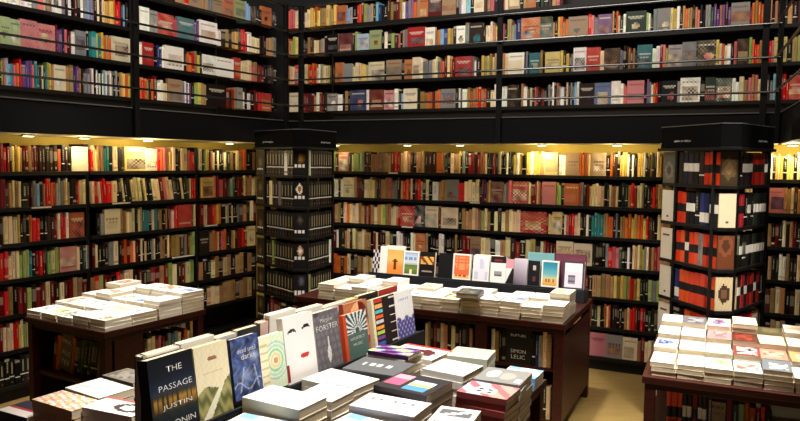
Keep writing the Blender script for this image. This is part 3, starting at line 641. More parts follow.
def c_lav(u, v):
    if .16 < v < .5 and .24 < u < .6: return lin((96,90,110)) if int(v*20) % 2 else lin((150,140,160))
    return lin((232,226,240)) if v < .6 else lin((242,240,246))
def c_patt(u, v): return lin((30,26,30)) if math.sin(u*12)*math.sin(v*18) > 0 else lin((214,204,206))
def c_white(u, v): return lin((240,236,228)) if not (.6 < v < .64 and .2 < u < .8 and int(u*20) % 3) else lin((190,186,190))
def c_black(u, v): return lin((22,20,22))
mid_books = [(372,379,.19,c_patt,'narrow black and white patterned book at the left end of the back display row'),
 (379,386.5,.225,c_white,'blank white book standing at the left end of the back display row'),
 (386.5,402,.2,border(c_orange,.04),'orange cover with a dark standing figure on the back display row'),
 (402.5,418,.2,border(c_green,.05),'cover with green field under pale clouded sky on the back display row'),
 (418.5,434,.2,border(c_blackfig,.03),'black cover with a golden picture across its middle on the back display row'),
 (437.5,452,.2,c_black,'plain black cover left of the salmon one on the back display row'),
 (452,470,.205,border(c_salmon,.07),'salmon orange cover with lines of pale lettering on the back display row'),
 (472,488.5,.2,border(c_lilac,.06),'very pale lilac cover right of the salmon one on the back display row'),
 (489.5,505,.205,c_bw,'white cover with a black band on top on the back display row'),
 (505,513,.19,c_pinkwedge,'pink cover with a black wedge, partly covered, on the back display row'),
 (513,526.5,.2,c_gradlilac,'cover fading from lilac to dark plum on the back display row'),
 (527,539,.19,c_blacktxt,'black cover with small pale lettering near the right end of the back display row'),
 (540.5,558,.2,border(c_sand,.05),'teal sky and sand coloured cover near the right end of the back display row'),
 (562,583.5,.205,border(c_lav,.05,lin((70,66,80))),'white and lavender cover at the right end of the back display row')]
sA, sZ = RM.s(371, ZM+.02), RM.s(586, ZM+.02)
st = thing('display_riser', 'dark slate riser under the row of upright books on the middle table', 'display stand', RM.at(sA, 0, TZT), (0,0,RM.rot), 'dark risers on the tables')
boxpart('base', (0, -.045, .0006, sZ-sA, .11, ZM-TZT), M['riser'], st, .003); boxpart('lip', (0, -.045, ZM-TZT, sZ-sA, -.035, ZM-TZT+.012), M['riser'], st, .002)

for i, (a, b_, h, fn, lb) in enumerate(mid_books):
    s0, s1 = RM.s(a, ZM), RM.s(b_, ZM)
    display_book(RM, s0, s1, ZM+.0036, h, .024, fn, lb, 'covers facing out on the middle table', dd=-.0, lean=8)
for a, b_, h, cd, ed, lb in ((383,402,.225,'w',None,'white book backing the orange cover on the middle table'), (438,452,.19,'w',None,'white book backing the black cover on the middle table'), (525,552,.245,'l',(120,172,182),'pale teal book rising behind the right part of the back display row'), (553,584,.25,'p',(120,62,84),'plum and white book rising behind the right end of the back display row'), (472,500,.2,'w',None,'white book backing the pale lilac cover on the middle table')):
    back_book(RM, RM.s(a, ZM), RM.s(b_, ZM), ZM+.0036, h, .024, lb, 'books facing the back wall on the middle table', cd, .062, lean=1, edge=ed)
u_, v_ = at_px(FM, 470, 296, .86)
o, c_ = lying_book(FM.at(u_, v_, .862), FM.rot+math.pi/2+.12, .21, .15, .03, 'dark hardback lying across the white stacks on the middle table', 'paperbacks stacked on the middle table', top_cover((52,54,50),(84,86,78),(150,150,140), 3), (44,46,44), 12, 8, ct=.0025, ins=.004, name='hardback_book')
# shelf books in the middle table's front openings
FMp = FM.pl.shift(.05)
def shelf_run(pl, x, zs, seq, where, group, h=(.2,.23), d=.14, xmax=9):
    for i, cd in enumerate(seq):
        w = rng.uniform(.018, .03)
        if x+w > xmax: break
        if cd != '_': link_book(w-.001, rng.uniform(*h), d, cd, False, pl, x+w/2, 0, zs+.0004, '%s spine, %s from left, %s' % (NAMES[cd], ordw(i+1), where), group)
        x += w
    return x
x = shelf_run(FMp, UM-.50, .44, 'ctkdkkkkkkk', 'in the middle table cabinet', 'books in the middle table cabinet', xmax=FMp.s(506, .55))
x = FMp.s(506, .55); w = FMp.s(531, .55)-x
o = link_book(w, .235, .025, 'k', True, FMp, x+w/2, -.004, .4404, 'black cover with white lettering facing out of the middle table cabinet', 'books in the middle table cabinet', fn=mark_cover((22,22,24), []))
for s, zz, ww in (('SIMON', .085, .6), ('LELIC', .048, .55), ('RUPTURE', .19, .6)): text(o, s, w*ww, 0, -.0012, zz, maxh=.026)
shelf_run(FMp, x+w+.004, .44, 'knsctc', 'beside the black cover in the middle table cabinet', 'books in the middle table cabinet', xmax=UM-.08)
shelf_run(FMp, UM-.50, .10, 'kdtkcdtktcyytctkcctcctc', 'on the bottom shelf of the middle table cabinet', 'books in the middle table cabinet', xmax=UM-.08)
shelf_run(FMp, UM-.98, .44, 'ctkRdctkcdkkdtkctd', 'in the left bay of the middle table cabinet', 'books in the middle table cabinet', xmax=UM-.62)
# ---- right table
cr_ = onz(642, 376, TZT); HR = 114.0
FR = Frame(cr_, HR); UR, VR = 1.30, .95
table(FR, UR, VR, 'dark red-brown wooden table of bright paperbacks at right', [.44], panels=[('middle_post', (.36, .25, .0, .40, .29, TZT-.035)), ('middle_post', (.50, .25, 0, .54, .29, TZT-.035))], leg=.05)
RT_ = {(0,0):(WH,(240,236,226),None,'white'),(1,0):(WH,(60,90,170),(30,40,90),'white and dark blue'),(2,0):(WH,(236,226,206),None,'ivory'),(3,0):(WH,(150,140,130),None,'white with small grey marks'),
 (0,1):((240,232,206),(236,220,180),None,'pale cream'),(1,1):(WH,(236,236,240),None,'bright white'),(2,1):((214,212,226),(236,236,240),(170,164,190),'lilac grey'),(3,1):((110,112,116),(170,172,176),(60,60,64),'dark grey photographic'),
 (0,2):(WH,(150,190,120),(90,150,70),'white with green edging'),(1,2):((240,224,214),(226,190,190),None,'pale pink'),(2,2):((222,150,150),(206,104,112),(240,200,196),'pink'),(3,2):(WH,(120,80,130),(70,50,90),'white and purple'),
 (0,3):((190,220,226),(226,110,90),(240,240,236),'pale blue and red patterned'),(1,3):((150,60,56),WH,(40,36,44),'red and white patterned'),(2,3):((92,40,30),(170,60,44),(30,26,26),'dark brown and red'),(3,3):((206,220,196),WH,None,'mint white'),
 (0,4):((112,122,134),(226,226,224),(90,100,112),'blue grey with white lettering'),(1,4):((226,150,128),(236,190,170),(206,90,80),'salmon pink'),(2,4):((226,218,190),WH,(190,180,140),'cream patterned'),(3,4):((84,76,50),(120,110,80),None,'dark olive'),
 (0,5):((230,232,238),(180,190,206),None,'cool white'),(1,5):((232,180,120),WH,(214,120,60),'orange and white'),(2,5):(WH,(200,210,220),None,'white and pale blue'),(3,5):(WH,(220,190,150),None,'white and tan')}
pr = FR.pl
rc = ['first','second','third','fourth','fifth','sixth']
ub = [pr.s(x, TZT) for x in (649.5, 675, 704, 733, 763.5, 795, 826)]
for (r, c), (c1, c2, c3, nmc) in RT_.items():
    u0, u1 = ub[c], ub[c+1]
    n = [3,4,5,6][r]+(1 if (c == 3 and r == 3) else 0)
    if c == 4: n = [4,4,5,5][r]
    nm = '%s stack from left, %s, right table' % (rc[c], rn[r])
    stack(FR, (u0+u1)/2, .035+.1+.212*r, .2, min(.16, u1-u0-.006), .0225, n, TZT, '%s paperback atop the %s' % (nmc, nm), nm, 'paperbacks stacked on the right table', top_cover(c1, c2, c3, seed=r*5+c), edge=(224,206,176) if n % 2 else (230,218,196), lower='pale', rot=math.pi/2, jitter=.004, grid=(12,9))
FRp = FR.pl.shift(.15)
shelf_run(FRp, FRp.s(666, .5), .44, 'OOOWWDWWk', 'on the right table\'s shelf', 'books on the right table shelf', h=(.2,.215))
x = FRp.s(709, .5); o = link_book(.07, .18, .05, 't', True, FRp, x+.035, 0, .4404, 'tan cover facing out on the right table\'s shelf', 'books on the right table shelf')
shelf_run(FRp, FRp.s(725, .5), .44, 'RGgooROk', 'right of tan cover, right table\'s shelf', 'books on the right table shelf', h=(.17,.2))
for i, (px, cc, nm) in enumerate(((690, (150,130,100), 'brown patterned'), (745, (120,150,180), 'pale blue and white'), (785, (190,150,70), 'ochre yellow with brown arch'))):
    u_, v_ = at_px(FR, px, 416, .46)
    lying_book(FR.at(u_, .03+.075-.03, .4406), FR.rot, .2, .13, .03, '%s paperback lying at the front of the right table\'s shelf' % nm, 'books on the right table shelf', top_cover(cc, tuple(min(250, v+60) for v in cc), (110,70,40), i), cc, 10, 8)
ZF = .90
RF = Plane(onz(343, 364, ZF), 30.2)
frc = onz(547, 379, TZT); HF = 118.0
VF, UF = 2.5, 1.72
# near-right table: its far right corner is frc
FF = Frame(frc-head(HF)*UF-Vector((-head(HF).y, head(HF).x, 0))*VF, HF)
table(FF, UF, VF, 'large dark wood table in the foreground covered with new books', [.30], leg=.05)
def mottle(fn, k=.16):
    def f(u, v):
        m = 1+k*(math.sin(u*37+math.sin(v*23)*2)*math.sin(v*41+u*11)+.5*math.sin(u*71-v*53))
        return tuple(min(.95, max(0, x*m)) for x in fn(u, v))
    return f
def hero(a, b_, h, t, fn, lb, z=ZF, dd=0, edge=WH, lean=8, nu=40, nv=58, nm='display_book'):
    fn = fn if fn is f_face else mottle(fn, .05 if fn in (f_valley, f_rings, f_lav, f_teal) else .14)
    return display_book(RF, RF.s(a, z), RF.s(b_, z), z+.0036, h, t, fn, lb, 'covers facing out on the front table', edge, lean, nu, nv, dd, name=nm)
p_ramp = ramp([(0,(12,14,18)),(.22,(14,20,26)),(.30,(34,36,24)),(.36,(130,90,26)),(.44,(170,128,44)),(.50,(60,52,38)),(.58,(26,44,66)),(.72,(14,20,34)),(1,(10,11,16))])
def f_passage(u, v):
    c = p_ramp(v)
    if .30 < v < .54 and math.sin(u*58)+.5*math.sin(u*23+1) > .5: return lin((46,38,26))
    if v < .3: return tuple(x*(.7+.5*abs(math.sin(u*13+v*21))) for x in c)
    return c
def f_valley(u, v):
    hill = .40+.14*(u-.4)+.05*math.sin(u*7); path = .22+.5*(v/.4)
    if v > hill:
        if ((u-.52)/.14)**2+((v-.80)/.03)**2 < 1: return lin((150,104,80))
        if .6 < v < .62 and .2 < u < .8: return lin((214,196,150))
        return tuple(a*(1-.1*v) for a in lin((238,224,186)))
    if abs(u-path) < .06+.16*(.42-v): return lin((236,228,198))
    k = .5+.5*math.sin(u*11+v*24+math.sin(u*19)*1.5); return tuple(a*k+b*(1-k) for a, b in zip(lin((92,96,52)), lin((168,158,98))))
def f_blue(u, v):
    k = .5+.5*math.sin(u*9+math.sin(v*11)*2)*math.sin(v*13+u*4); c = tuple(a*k+b*(1-k) for a, b in zip(lin((62,84,146)), lin((16,22,56))))
    w = .5+.5*math.sin(u*23+math.sin(v*17+2)*3)*math.sin(v*19-u*6)
    if .1 < v < .5 and (abs(u-(.2+.5*(v-.1))) < .025 or abs(u-(.9-.3*v)) < .02 or abs(v-(.2+.07*math.sin(u*9))) < .014): return tuple(a*.55+b*.45 for a, b in zip(lin((190,204,232)), c))
    g = math.exp(-(((u-.8)/.12)**2+((v-.64)/.07)**2))+.5*math.exp(-(((u-.45)/.2)**2+((v-.36)/.08)**2))
    return tuple(a+(b-a)*min(.8, .8*g+.2*w*w) for a, b in zip(c, lin((176,192,226))))
def f_rings(u, v):
    d = math.hypot((u-.62), (v-.52)*1.45); base = lin((240,234,204)) if u < .45 else lin((222,238,208))
    if u > .35 or d < .12:
        for r0, r1, c in ((0,.08,(226,150,96)),(.14,.19,(240,210,150)),(.24,.3,(160,208,170)),(.35,.41,(188,222,196)),(.46,.5,(170,206,206))):
            if r0 <= d < r1: return lin(c)
    if u < .34 and int(v*22) % 3 == 0 and .15 < v < .9 and u > .08: return lin((214,196,140))
    return base
def f_face(u, v):
    for cx in (.26, .74):
        y = .80-.5*(u-cx)**2*4+.03*(u-.5)
        if abs(u-cx) < .13 and abs(v-y+.0) < .016+.01*(1-abs(u-cx)/.13): return lin((34,30,34))
    dx = (u-.62)/.15; dy = (v-.37)/.05
    if abs(dx) < 1 and (-1*(1-dx*dx)**.7 < dy < .75*(1-dx*dx)**.5-.35*math.exp(-(dx*4)**2)): return lin((196,44,44))
    if u < .08 and .03 < v < .30: return lin((150,26,34))
    return lin((242,238,236))
def f_grey(u, v):
    c = tuple(x*(.75+.5*abs(math.sin(u*17+v*5)*math.sin(v*23))) for x in lin((112,108,114)))
    if ((u-.5)/.07)**2+((v-.26)/.14)**2 < 1 or (abs(u-.5) < .03 and .1 < v < .56): return lin((222,218,216))
    if v > .93 and u < .2: return lin((70,68,72))
    return c
def f_teal(u, v):
    if u < .12: return lin((206,78,42))
    if v > .56:
        a = math.degrees(math.atan2(v-.60, (u-.56)*.72)); d = math.hypot((u-.56)*.72, v-.60)
        if d < .09: return lin((60,80,80)) if not (d > .07) else lin((226,230,228))
        return lin((226,232,230)) if int((a+200)/9) % 2 else lin((40,66,72))
    return lin((78,104,98))
def f_portrait(u, v):
    if ((u-.62)/.36)**2+((v-.72)/.26)**2 < 1: return lin((96,30,26)) if u > .62 else lin((226,176,130))
    if ((u-.75)/.3)**2+((v-.35)/.28)**2 < 1: return lin((226,140,110)) if v > .3 else lin((160,36,36))
    return lin((176,112,72))
def f_bubbles(u, v):
    cs = [(206,60,50),(240,176,110),(96,190,200),(232,96,50),(200,200,204),(240,150,60),(170,190,80),(110,70,140),(60,90,190)]
    if u < .1: return lin((226,214,180))
    i = int((1-v)*9.2); 
    if i < 9 and .12 < u < .46 and abs(((1-v)*9.2) % 1-.5) < .33: return lin(cs[i])
    if u > .74 and int(v*16) % 3 == 0 and int(v*31) % 2: return lin((224,220,214))
    return lin((34,28,32))
def f_lav(u, v):
    if v < .42+.04*math.sin(u*14): return lin((78,74,140)) if math.sin(u*31)*math.sin(v*37) < .35 else lin((176,172,214))
    if .8 < v < .84 and .2 < u < .8 and int(u*23) % 3: return lin((190,192,214))
    return lin((240,240,244))
o1_, c1_, w1 = hero(155, 200, .245, .045, f_passage, 'dark blue hardback with white capitals over a glowing forest, front left of display', edge=(26,30,42))
for s, zz, ww in (('THE',.202,.34),('PASSAGE',.148,.74),('JUSTIN',.086,.66),('CRONIN',.032,.74)): text(c1_, s, w1*ww, 0.01, -.0008, zz, maxh=.018)
hero(200.5, 234, .242, .03, f_valley, 'cream cover with a winding path through olive hills on the front display', edge=(226,214,176))
o3_, c3_, w3 = hero(236, 264, .215, .028, f_blue, 'dark blue cover with silvery handwritten lettering on the front display', z=ZF+.02, edge=(36,46,90))
for s, zz, ww in (('dead until',.168,.66),('dark',.145,.4)): text(c3_, s, w3*ww, 0.004, -.0008, zz, maxh=.02)
hero(262.5, 288.5, .205, .022, f_rings, 'pale cream and green cover with rainbow rings on the front display', z=ZF+.006)
hero(289, 318.5, .255, .03, f_face, 'white cover with two closed eyes and red lips on the front display')
o6_, c6_, w6 = hero(319, 343.5, .24, .026, f_grey, 'grey cover with a pale figure and white capitals on the front display', edge=(226,222,218))
for s, zz, ww in (('Margaret',.2,.5),('FORSTER',.172,.86)): text(c6_, s, w6*ww, 0, -.0008, zz, maxh=.022)
o7_, c7_, w7 = hero(345, 368, .2, .022, f_teal, 'teal cover with a white sunburst and orange spine edge on the front display', dd=-.012, edge=(206,78,42))
for s, zz, ww in (('ARCHITECT',.088,.62),('MUSIC',.062,.4)): text(c7_, s, w7*ww, .006, -.0008, zz, maxh=.012)
hero(352, 375, .235, .024, f_portrait, 'brown cover with a red-haired portrait behind the teal sunburst cover', dd=.018, edge=(150,60,44))
hero(376, 398.5, .225, .024, f_bubbles, 'black cover with a column of coloured bubbles on the front display', edge=(226,214,180))
hero(399, 416, .225, .022, f_lav, 'white cover with a lavender field along its foot on the front display')
sA, sZ = RF.s(143, ZF), RF.s(421, ZF)
st = thing('display_riser', 'dark slate riser under the row of upright books on the front table', 'display stand', RF.at(sA, 0, TZT), (0,0,RF.rot), 'dark risers on the tables')
boxpart('base', (0, -.022, .0006, sZ-sA, .13, ZF-TZT), M['riser'], st, .003); boxpart('lip', (0, -.022, ZF-TZT, sZ-sA, -.015, ZF-TZT+.01), M['riser'], st, .002)

bk = [(160,166,.245,'n',(24,30,42)),(162,198,.245,'w',WH),(199,232,.25,'w',WH),(234,254,.235,'w',WH),(255,276,.24,'k',(40,40,46)),(277,285,.245,'p',(226,190,180)),(286,312,.265,'w',WH),(313,338,.25,'w',WH),(339,362,.235,'w',WH),(363,372,.235,'y',(226,196,120)),(373,392,.24,'k',(34,32,34)),(393,411,.24,'r',(180,60,56))]
for i, (a, b_, h, cd, ed) in enumerate(bk):
    back_book(RF, RF.s(a, ZF), RF.s(b_, ZF), ZF+.0036, h, .03, '%s book facing away behind the front display row, %s from the near end' % (NAMES[cd], ordw(i+1)), 'books facing away on the front table', cd, .085, lean=1, edge=ed)
# stacks on the front table, each given by the picture point of its top and real height
def fstack(px, py, z, L, W, T, n, label, place_name, fn, edge, rot=0, grid=(22,16), lower='white', hard=False, texts=()):
    p = onz(px, py, z); u, v = (p-FF.pl.o).dot(FF.pl.x), (p-FF.pl.o).dot(FF.pl.y)
    z0 = z-n*(T+.0006)
    stack(FF, u, v, L, W, T, n, max(z0, TZT+.0005), label, place_name, 'books stacked on the front table', fn, edge, rot, grid, .003, lower, texts=texts)
def f_greyh(u, v): return lin((226,224,220)) if (.45 < v < .62 and .2 < u < .75 and math.sin(u*40) > -.1) else lin((98,100,104))
def f_colour(u, v):
    k = math.sin(u*7+v*5)+math.sin(v*13-u*9); return lin((226,226,120)) if k > 1 else lin((96,200,190)) if k > .35 else lin((150,70,160)) if k > -.5 else lin((60,40,80))
def f_redwhite(u, v):
    if v > .88: return lin((206,60,60))
    if (u-.62)**2+((v-.45)*.8)**2 < .05: return lin((96,44,50))
    return lin((240,236,230))
def f_green(u, v): return lin((196,206,178)) if v > .25 else lin((226,230,214))
def f_beach(u, v):
    if .06 < u < .36 and .25 < v < .85: return lin((222,96,130)) if v < .62 else lin((232,160,176))
    if .44 < u < .86 and .15 < v < .7: return lin((236,226,120)) if .38 < v < .48 else (lin((90,150,206)) if v < .38 else lin((206,226,232)))
    return lin((54,52,56))
def f_wblue(u, v): return lin((150,160,220)) if (.06 < v < .2 and math.sin(u*31) > 0) else lin((240,240,242))
def f_pinkw(u, v): return lin((120,110,120)) if (.6 < v < .74 and .15 < u < .85 and math.sin(u*50) > .5) else lin((238,228,230))
def f_skyblue(u, v): return lin((130,180,226)) if math.sin(u*8)*math.sin(v*9) > .25 else lin((228,238,246))
def f_glass(u, v):
    for cx in (.36, .56):
        for cy in (.5,.3):
            d = math.hypot((u-cx)/.13, (v-cy)/.12)
            if .45 < d < 1: return lin((244,242,240))
            if d <= .45: return lin((60,56,60))
    return lin((190,110,120)) if math.sin(u*13+v*8) > .3 else lin((206,160,150)) if u > .5 else lin((196,186,204))
def f_faces(u, v):
    if ((u-.28)/.14)**2+((v-.55)/.26)**2 < 1: return lin((226,224,222))
    if ((u-.6)/.16)**2+((v-.5)/.28)**2 < 1: return lin((170,168,166))
    if .82 < u < .94 and .1 < v < .36: return lin((244,242,240))
    return lin((142,142,142))
def f_roth(u, v):
    if .55 < v < .88 and .1 < u < .86: return lin((236,236,236)) if abs((v-.55)/.33-(u-.1)/.8) < .16 else lin((104,104,108))
    return lin((214,212,212))
def f_wave(u, v): return lin((196,196,200)) if abs(v-(.35+.3*u*u)) < .04 else lin((242,240,236))
def f_mosaic(u, v): return lin((232,190,150)) if math.sin(u*23)*math.sin(v*19) > .2 else lin((206,150,140)) if math.sin(u*17+v*29) > .4 else lin((238,226,214))
def f_oval(u, v):
    d = math.hypot((u-.7)/.3, (v-.5)/.3)
    if .55 < d < 1: return lin((60,60,66))
    return lin((206,90,90)) if v > .86 else lin((240,238,236))
BC = (232,226,212)
FPL = FF.pl; RECTS = []
def zs0(z, n, T): return max(z-n*(T+.0006), TZT)
def fstack(fl, fr_, bl, z, T, n, label, place_name, fn, edge, grid=(22,16), lower='white', texts=(), z0=None):
    "stack whose top face has its front-left, front-right and back-left corners at these sights, z metres above the floor"
    if fl[0] > 210 and z > .81: z += .048; n = max(1, round((z-TZT)/(T+.0006))) if n > 1 else 1
    if n > 1: T = (z-TZT)/n-.0008
    a, b_, c = onz(*fl, z), onz(*fr_, z), onz(*bl, z); L = min((b_-a).length, .25); W = min((c-a).length, .195)
    d = (b_-a).normalized(); e = (c-a).normalized(); hd = math.atan2(d.y, d.x); he = math.atan2(e.y, e.x)-math.pi/2
    rot = (hd+he)/2; cen = (b_+a)/2+Vector((-math.sin(rot), math.cos(rot), 0))*W/2
    cs = [cen+sx*L/2*Vector((math.cos(rot), math.sin(rot), 0))+sy*W/2*Vector((-math.sin(rot), math.cos(rot), 0)) for sx, sy in ((-1,-1),(1,-1),(1,1),(-1,1))]
    ds = [(q-RF.o).dot(RF.y) for q in cs]                             # keep clear of the riser and the upright books
    if sum(ds) < 0: push = -max(0, max(ds)+.032)
    else: push = max(0, .155-min(ds))
    cen = cen+RF.y*push
    RECTS.append((place_name, cen, L, W, rot, zs0(z, n, T), z, push))
    u, v = (cen-FPL.o).dot(FPL.x), (cen-FPL.o).dot(FPL.y)
    zs = max(z-n*(T+.0006), TZT+.0004)
    stack(FF, u, v, L, W, T, n, zs, label, place_name, 'books stacked on the front table', fn, edge, rot-FF.rot, grid, .003, lower, texts=texts)
fstack((386,352), (431,361), (413,340), .852, .026, 4, 'white and red paperback with dark red picture at the far edge', 'far edge stack, front table', f_redwhite, WH)
fstack((446.5,355), (486.5,360), (456,346), .848, .034, 3, 'pale green paperback nearest the far right corner of the front table', 'pale green stack, front table corner', f_green, (206,212,196), lower='pale green')
fstack((368,350), (407,357), (382,343.4), .893, .018, 1, 'purple and rainbow patterned paperback by the coloured bubbles cover', 'x', f_colour, (58,36,70))
fstack((368,353), (405,361), (384,345), .874, .032, 4, 'white paperback under the rainbow patterned one', 'stack by the bubbles cover', None, WH)
fstack((344,367), (393,377), (362,355), .888, .028, 5, 'grey hardback with white lettering beside the sunburst cover', 'grey stack by the sunburst cover', f_greyh, (84,86,90), lower='grey')
fstack((423,368), (462,377), (440,357.5), .868, .03, 4, 'blank white paperback between the pale green and black picture books', 'blank white stack, front table', None, (240,238,234))
fstack((374,385), (427.5,396), (405,370), .905, .03, 5, 'black paperback with pink and yellow-blue pictures on the front table', 'stack under the black picture book', f_beach, (40,40,44), lower='white and black')
fstack((302,379), (352,391), (330,368), .878, .026, 5, 'white paperback with a blue line of type below the grey cover', 'white stack below the grey cover', f_wblue, WH)
fstack((243.5,396), (296,411), (270,383.5), .90, .036, 4, 'thick white paperback with browned page edges before the rings cover', 'thick white stack by the rings cover', f_wave, (226,214,186), lower='thick white')
fstack((298,394), (330,403), (318,383), .882, .033, 4, 'white paperback with grey curve right of the thick browned one', 'white stack right of the browned one', f_wave, WH)
fstack((349,404.5), (412,417.5), (370,392), .882, .034, 4, 'white and pale pink paperback at the front of the table', 'pale pink stack, front table', f_pinkw, (226,218,220))
fstack((320,428), (372,441), (350,413), .862, .029, 4, 'pale blue and white paperback at the bottom edge', 'pale blue stack at the bottom edge', f_skyblue, (226,234,242))
fstack((214,428), (256,441), (243,411), .86, .029, 4, 'blue and white paperback below the winding path cover', 'blue stack by the path cover', f_skyblue, (110,120,190))
fstack((455,391), (506,399), (474,381), .885, .022, 6, 'red and lilac paperback with white ringed lenses at the right edge', 'lens stack at the right edge', f_glass, (150,70,72), lower='maroon edged')
fstack((474,378.5), (520,386), (485,366), .872, .021, 5, 'grey paperback with two pale faces behind the ringed lenses one', 'grey faces stack', f_faces, (150,150,150), lower='grey')
fstack((423,425), (466,431), (448,398), .882, .033, 4, 'grey and white paperback with large dark capitals at the bottom edge', 'capitals stack at the bottom edge', f_roth, (206,204,204), texts=(('ROTH', .12, .01, -.055, 0),))
fstack((500,374), (535,379), (510,366), .80, .026, 2, 'blue and white paperback at the far right corner of the table', 'blue and white stack at the corner', f_skyblue, (120,160,214), lower='blue and white')
fstack((35.6,398), (69.4,412), (64,388.5), .868, .03, 4, 'orange and pink mosaic paperback on the brown edged stack', 'brown edged stack at lower left', f_mosaic, (196,160,120), lower='brown edged')
fstack((88,405), (127,418.5), (110,394), .873, .03, 4, 'white paperback with dark oval beside the blue forest hardback', 'oval stack at lower left', f_oval, (226,218,206))
fstack((67,387), (97,399), (101,377), .835, .028, 3, 'white paperback behind the orange mosaic one', 'white stack behind the mosaic one', f_wave, WH)
fstack((104,374.5), (131,384), (128,367), .835, .028, 3, 'grey patterned paperback at the far end of the lower left stacks', 'grey stack at lower left', top_cover((120,116,110),(150,146,140),(90,86,84),4), (120,116,110), lower='grey')
fstack((0,409), (24,419), (27,399), .80, .026, 2, 'dark blue, red and white paperback at the left edge', 'dark blue stack at the left edge', lambda u, v: lin((44,42,70)) if v > .5 else (lin((176,40,48)) if v > .38 else lin((236,232,230))), (60,56,80))
bpy.context.view_layer.update()
bv, bf = [], []
for o in list(SC.objects):
    if o.type != 'MESH' or o.get('kind') == 'structure' and not o.name.startswith('trim_'): continue
    root = o
    while root.parent: root = root.parent
    if 'bookcase' in root.name or 'railing' in root.name: continue
    i = len(bv); bv += [o.matrix_world @ v.co for v in o.data.vertices]; bf += [tuple(i+k for k in p.vertices) for p in o.data.polygons]
TREE = BVHTree.FromPolygons(bv, bf)
def visible_area(r):
    pts = [r['T'] @ Vector(p) for p in ((-r['w']/2,0,0),(r['w']/2,0,0),(r['w']/2,0,r['h']),(-r['w']/2,0,r['h']))]
    q = [proj(p) for p in pts]; A = abs(sum(q[i][0]*q[(i+1)%4][1]-q[(i+1)%4][0]*q[i][1] for i in range(4)))/2
    hit = 0
    for a in (.2,.5,.8):
        for b_ in (.15,.5,.85):
            p = r['T'] @ Vector(((a-.5)*r['w'], -.003, b_*r['h'])); x, y = proj(p)
            if not (0 <= x <= 800 and 0 <= y <= 421): continue
            d = p-CAM
            if TREE.ray_cast(CAM, d.normalized(), d.length-.01)[0] is None: hit += 1
    return A*hit/9
for r in SHELVED: r['area'] = visible_area(r)
def shown(o):
    "how much of a lying book can be seen from the camera, in pixels"
    c = next(k for k in o.children if k.name.startswith('cover')); xs = [v.co for v in c.data.vertices]
    lo = [min(v[i] for v in xs) for i in range(3)]; hi = [max(v[i] for v in xs) for i in range(3)]
    hit = 0; n = 0
    for a in (.03,.2,.4,.6,.8,.97):
        for q in ((a,-.01,.5),(a,1.01,.5),(-.01,a,.5),(1.01,a,.5),(a,.1,1.04),(a,.5,1.04),(a,.9,1.04)):
            p = o.matrix_world @ Vector([lo[i]+(hi[i]-lo[i])*q[i] for i in range(3)]); x, y = proj(p)
            if 0 <= x <= 800 and 0 <= y <= 421:
                d = p-CAM
                if TREE.ray_cast(CAM, d.normalized(), d.length-.002)[0] is None: hit += 1/(d.length**2)
    return hit
PB = sorted((o for o in SC.objects if o.name.startswith('paperback_book')), key=lambda o: -shown(o))
rest = MB(); mi = []
for o in PB[300:]:
    for ch in list(o.children):
        k = len(rest.v); rest.v += [tuple(ch.matrix_world @ v.co) for v in ch.data.vertices]; cl_ = ch.data.color_attributes['Col'].data
        for p in ch.data.polygons: rest.f.append(tuple(k+q for q in p.vertices)); rest.c.append(tuple(cl_[p.loop_start].color[:3])); mi.append(1 if ch.name.startswith('page') else 0)
        for g in list(ch.children): bpy.data.objects.remove(g)
        bpy.data.objects.remove(ch)
    bpy.data.objects.remove(o)
me = rest.mesh('paperback_piles', [M['print'], M['pages']]); me.polygons.foreach_set('material_index', mi)
o = place(me, 'paperback_piles'); o['kind'] = 'stuff'; tag(o, 'remaining paperbacks mostly hidden inside the stacks on the tables', 'books')
STUFF_LABEL = dict(lower='remaining mixed spines filling the wall shelves under the gallery', gallery='remaining mixed spines filling the upper gallery shelves')
GROUP = dict(lower='books on the wall shelves under the gallery', gallery='books on the upper gallery shelves')
seen = set()
for pool in ('lower', 'gallery'):
    L_ = sorted((r for r in SHELVED if r['pool'] == pool), key=lambda r: -r['area'])
    print(pool, len(L_), 'visible', sum(r['area'] > 3 for r in L_))
    rest = MB()
    for i, r in enumerate(L_):
        ind = i < 300
        mb = MB() if ind else rest; T = None if ind else r['T']
        if r['face']: add_face_book(mb, r['w'], r['h'], .03, rand_cover(r['code']), lin(jit(PAL[r['code']])), T)
        else: add_spine_book(mb, r['w'], r['h'], r['d'], r['code'], T)
        if ind:
            o = mb.build(dict(lower='shelf_book', gallery='gallery_book')[pool], M['print']); o.matrix_world = r['T']; tag(o, r['label'], 'book', GROUP[pool])
    o = rest.build(dict(lower='shelf_book_rows', gallery='gallery_book_rows')[pool], M['print']); o['kind'] = 'stuff'; tag(o, STUFF_LABEL[pool], 'books')
# ------------------------------------------------------------------ lamps
LAMP = 1.0
def downlight(p, energy, label, col=(1,.83,.46), fixture=True, spread=2.2):
    t = thing('ceiling_light', label, 'light', (p.x, p.y, 1.92), (0,0,0), 'small downlights under the gallery')
    b = MB(); b.tube((0,0,-.012), (0,0,-.0005), .045, 18); b.build('frame', M['trim'], t)
    b = MB(); b.tube((0,0,-.015), (0,0,-.012), .034, 18); b.build('bulb', M['glow'], t)
    l = bpy.data.lights.new('downlight_lamp', 'POINT'); l.energy = energy*LAMP; l.color = col; l.shadow_soft_size = .03
    o = bpy.data.objects.new('downlight_lamp', l); COL.objects.link(o); o.parent = t; o.location = (0,0,-.055)
def under(pl, px, d): return pl.at(pl.s(px, 1.9), d)
for px, e, lb in ((20,.7,'far left'), (76,3.2,'left of the middle'), (140,6.5,'brightest, above the white books'), (222,1.6,'near the black tower')):
    downlight(under(LEFT, px, -.10), e, 'small round downlight under the left gallery, %s' % lb)
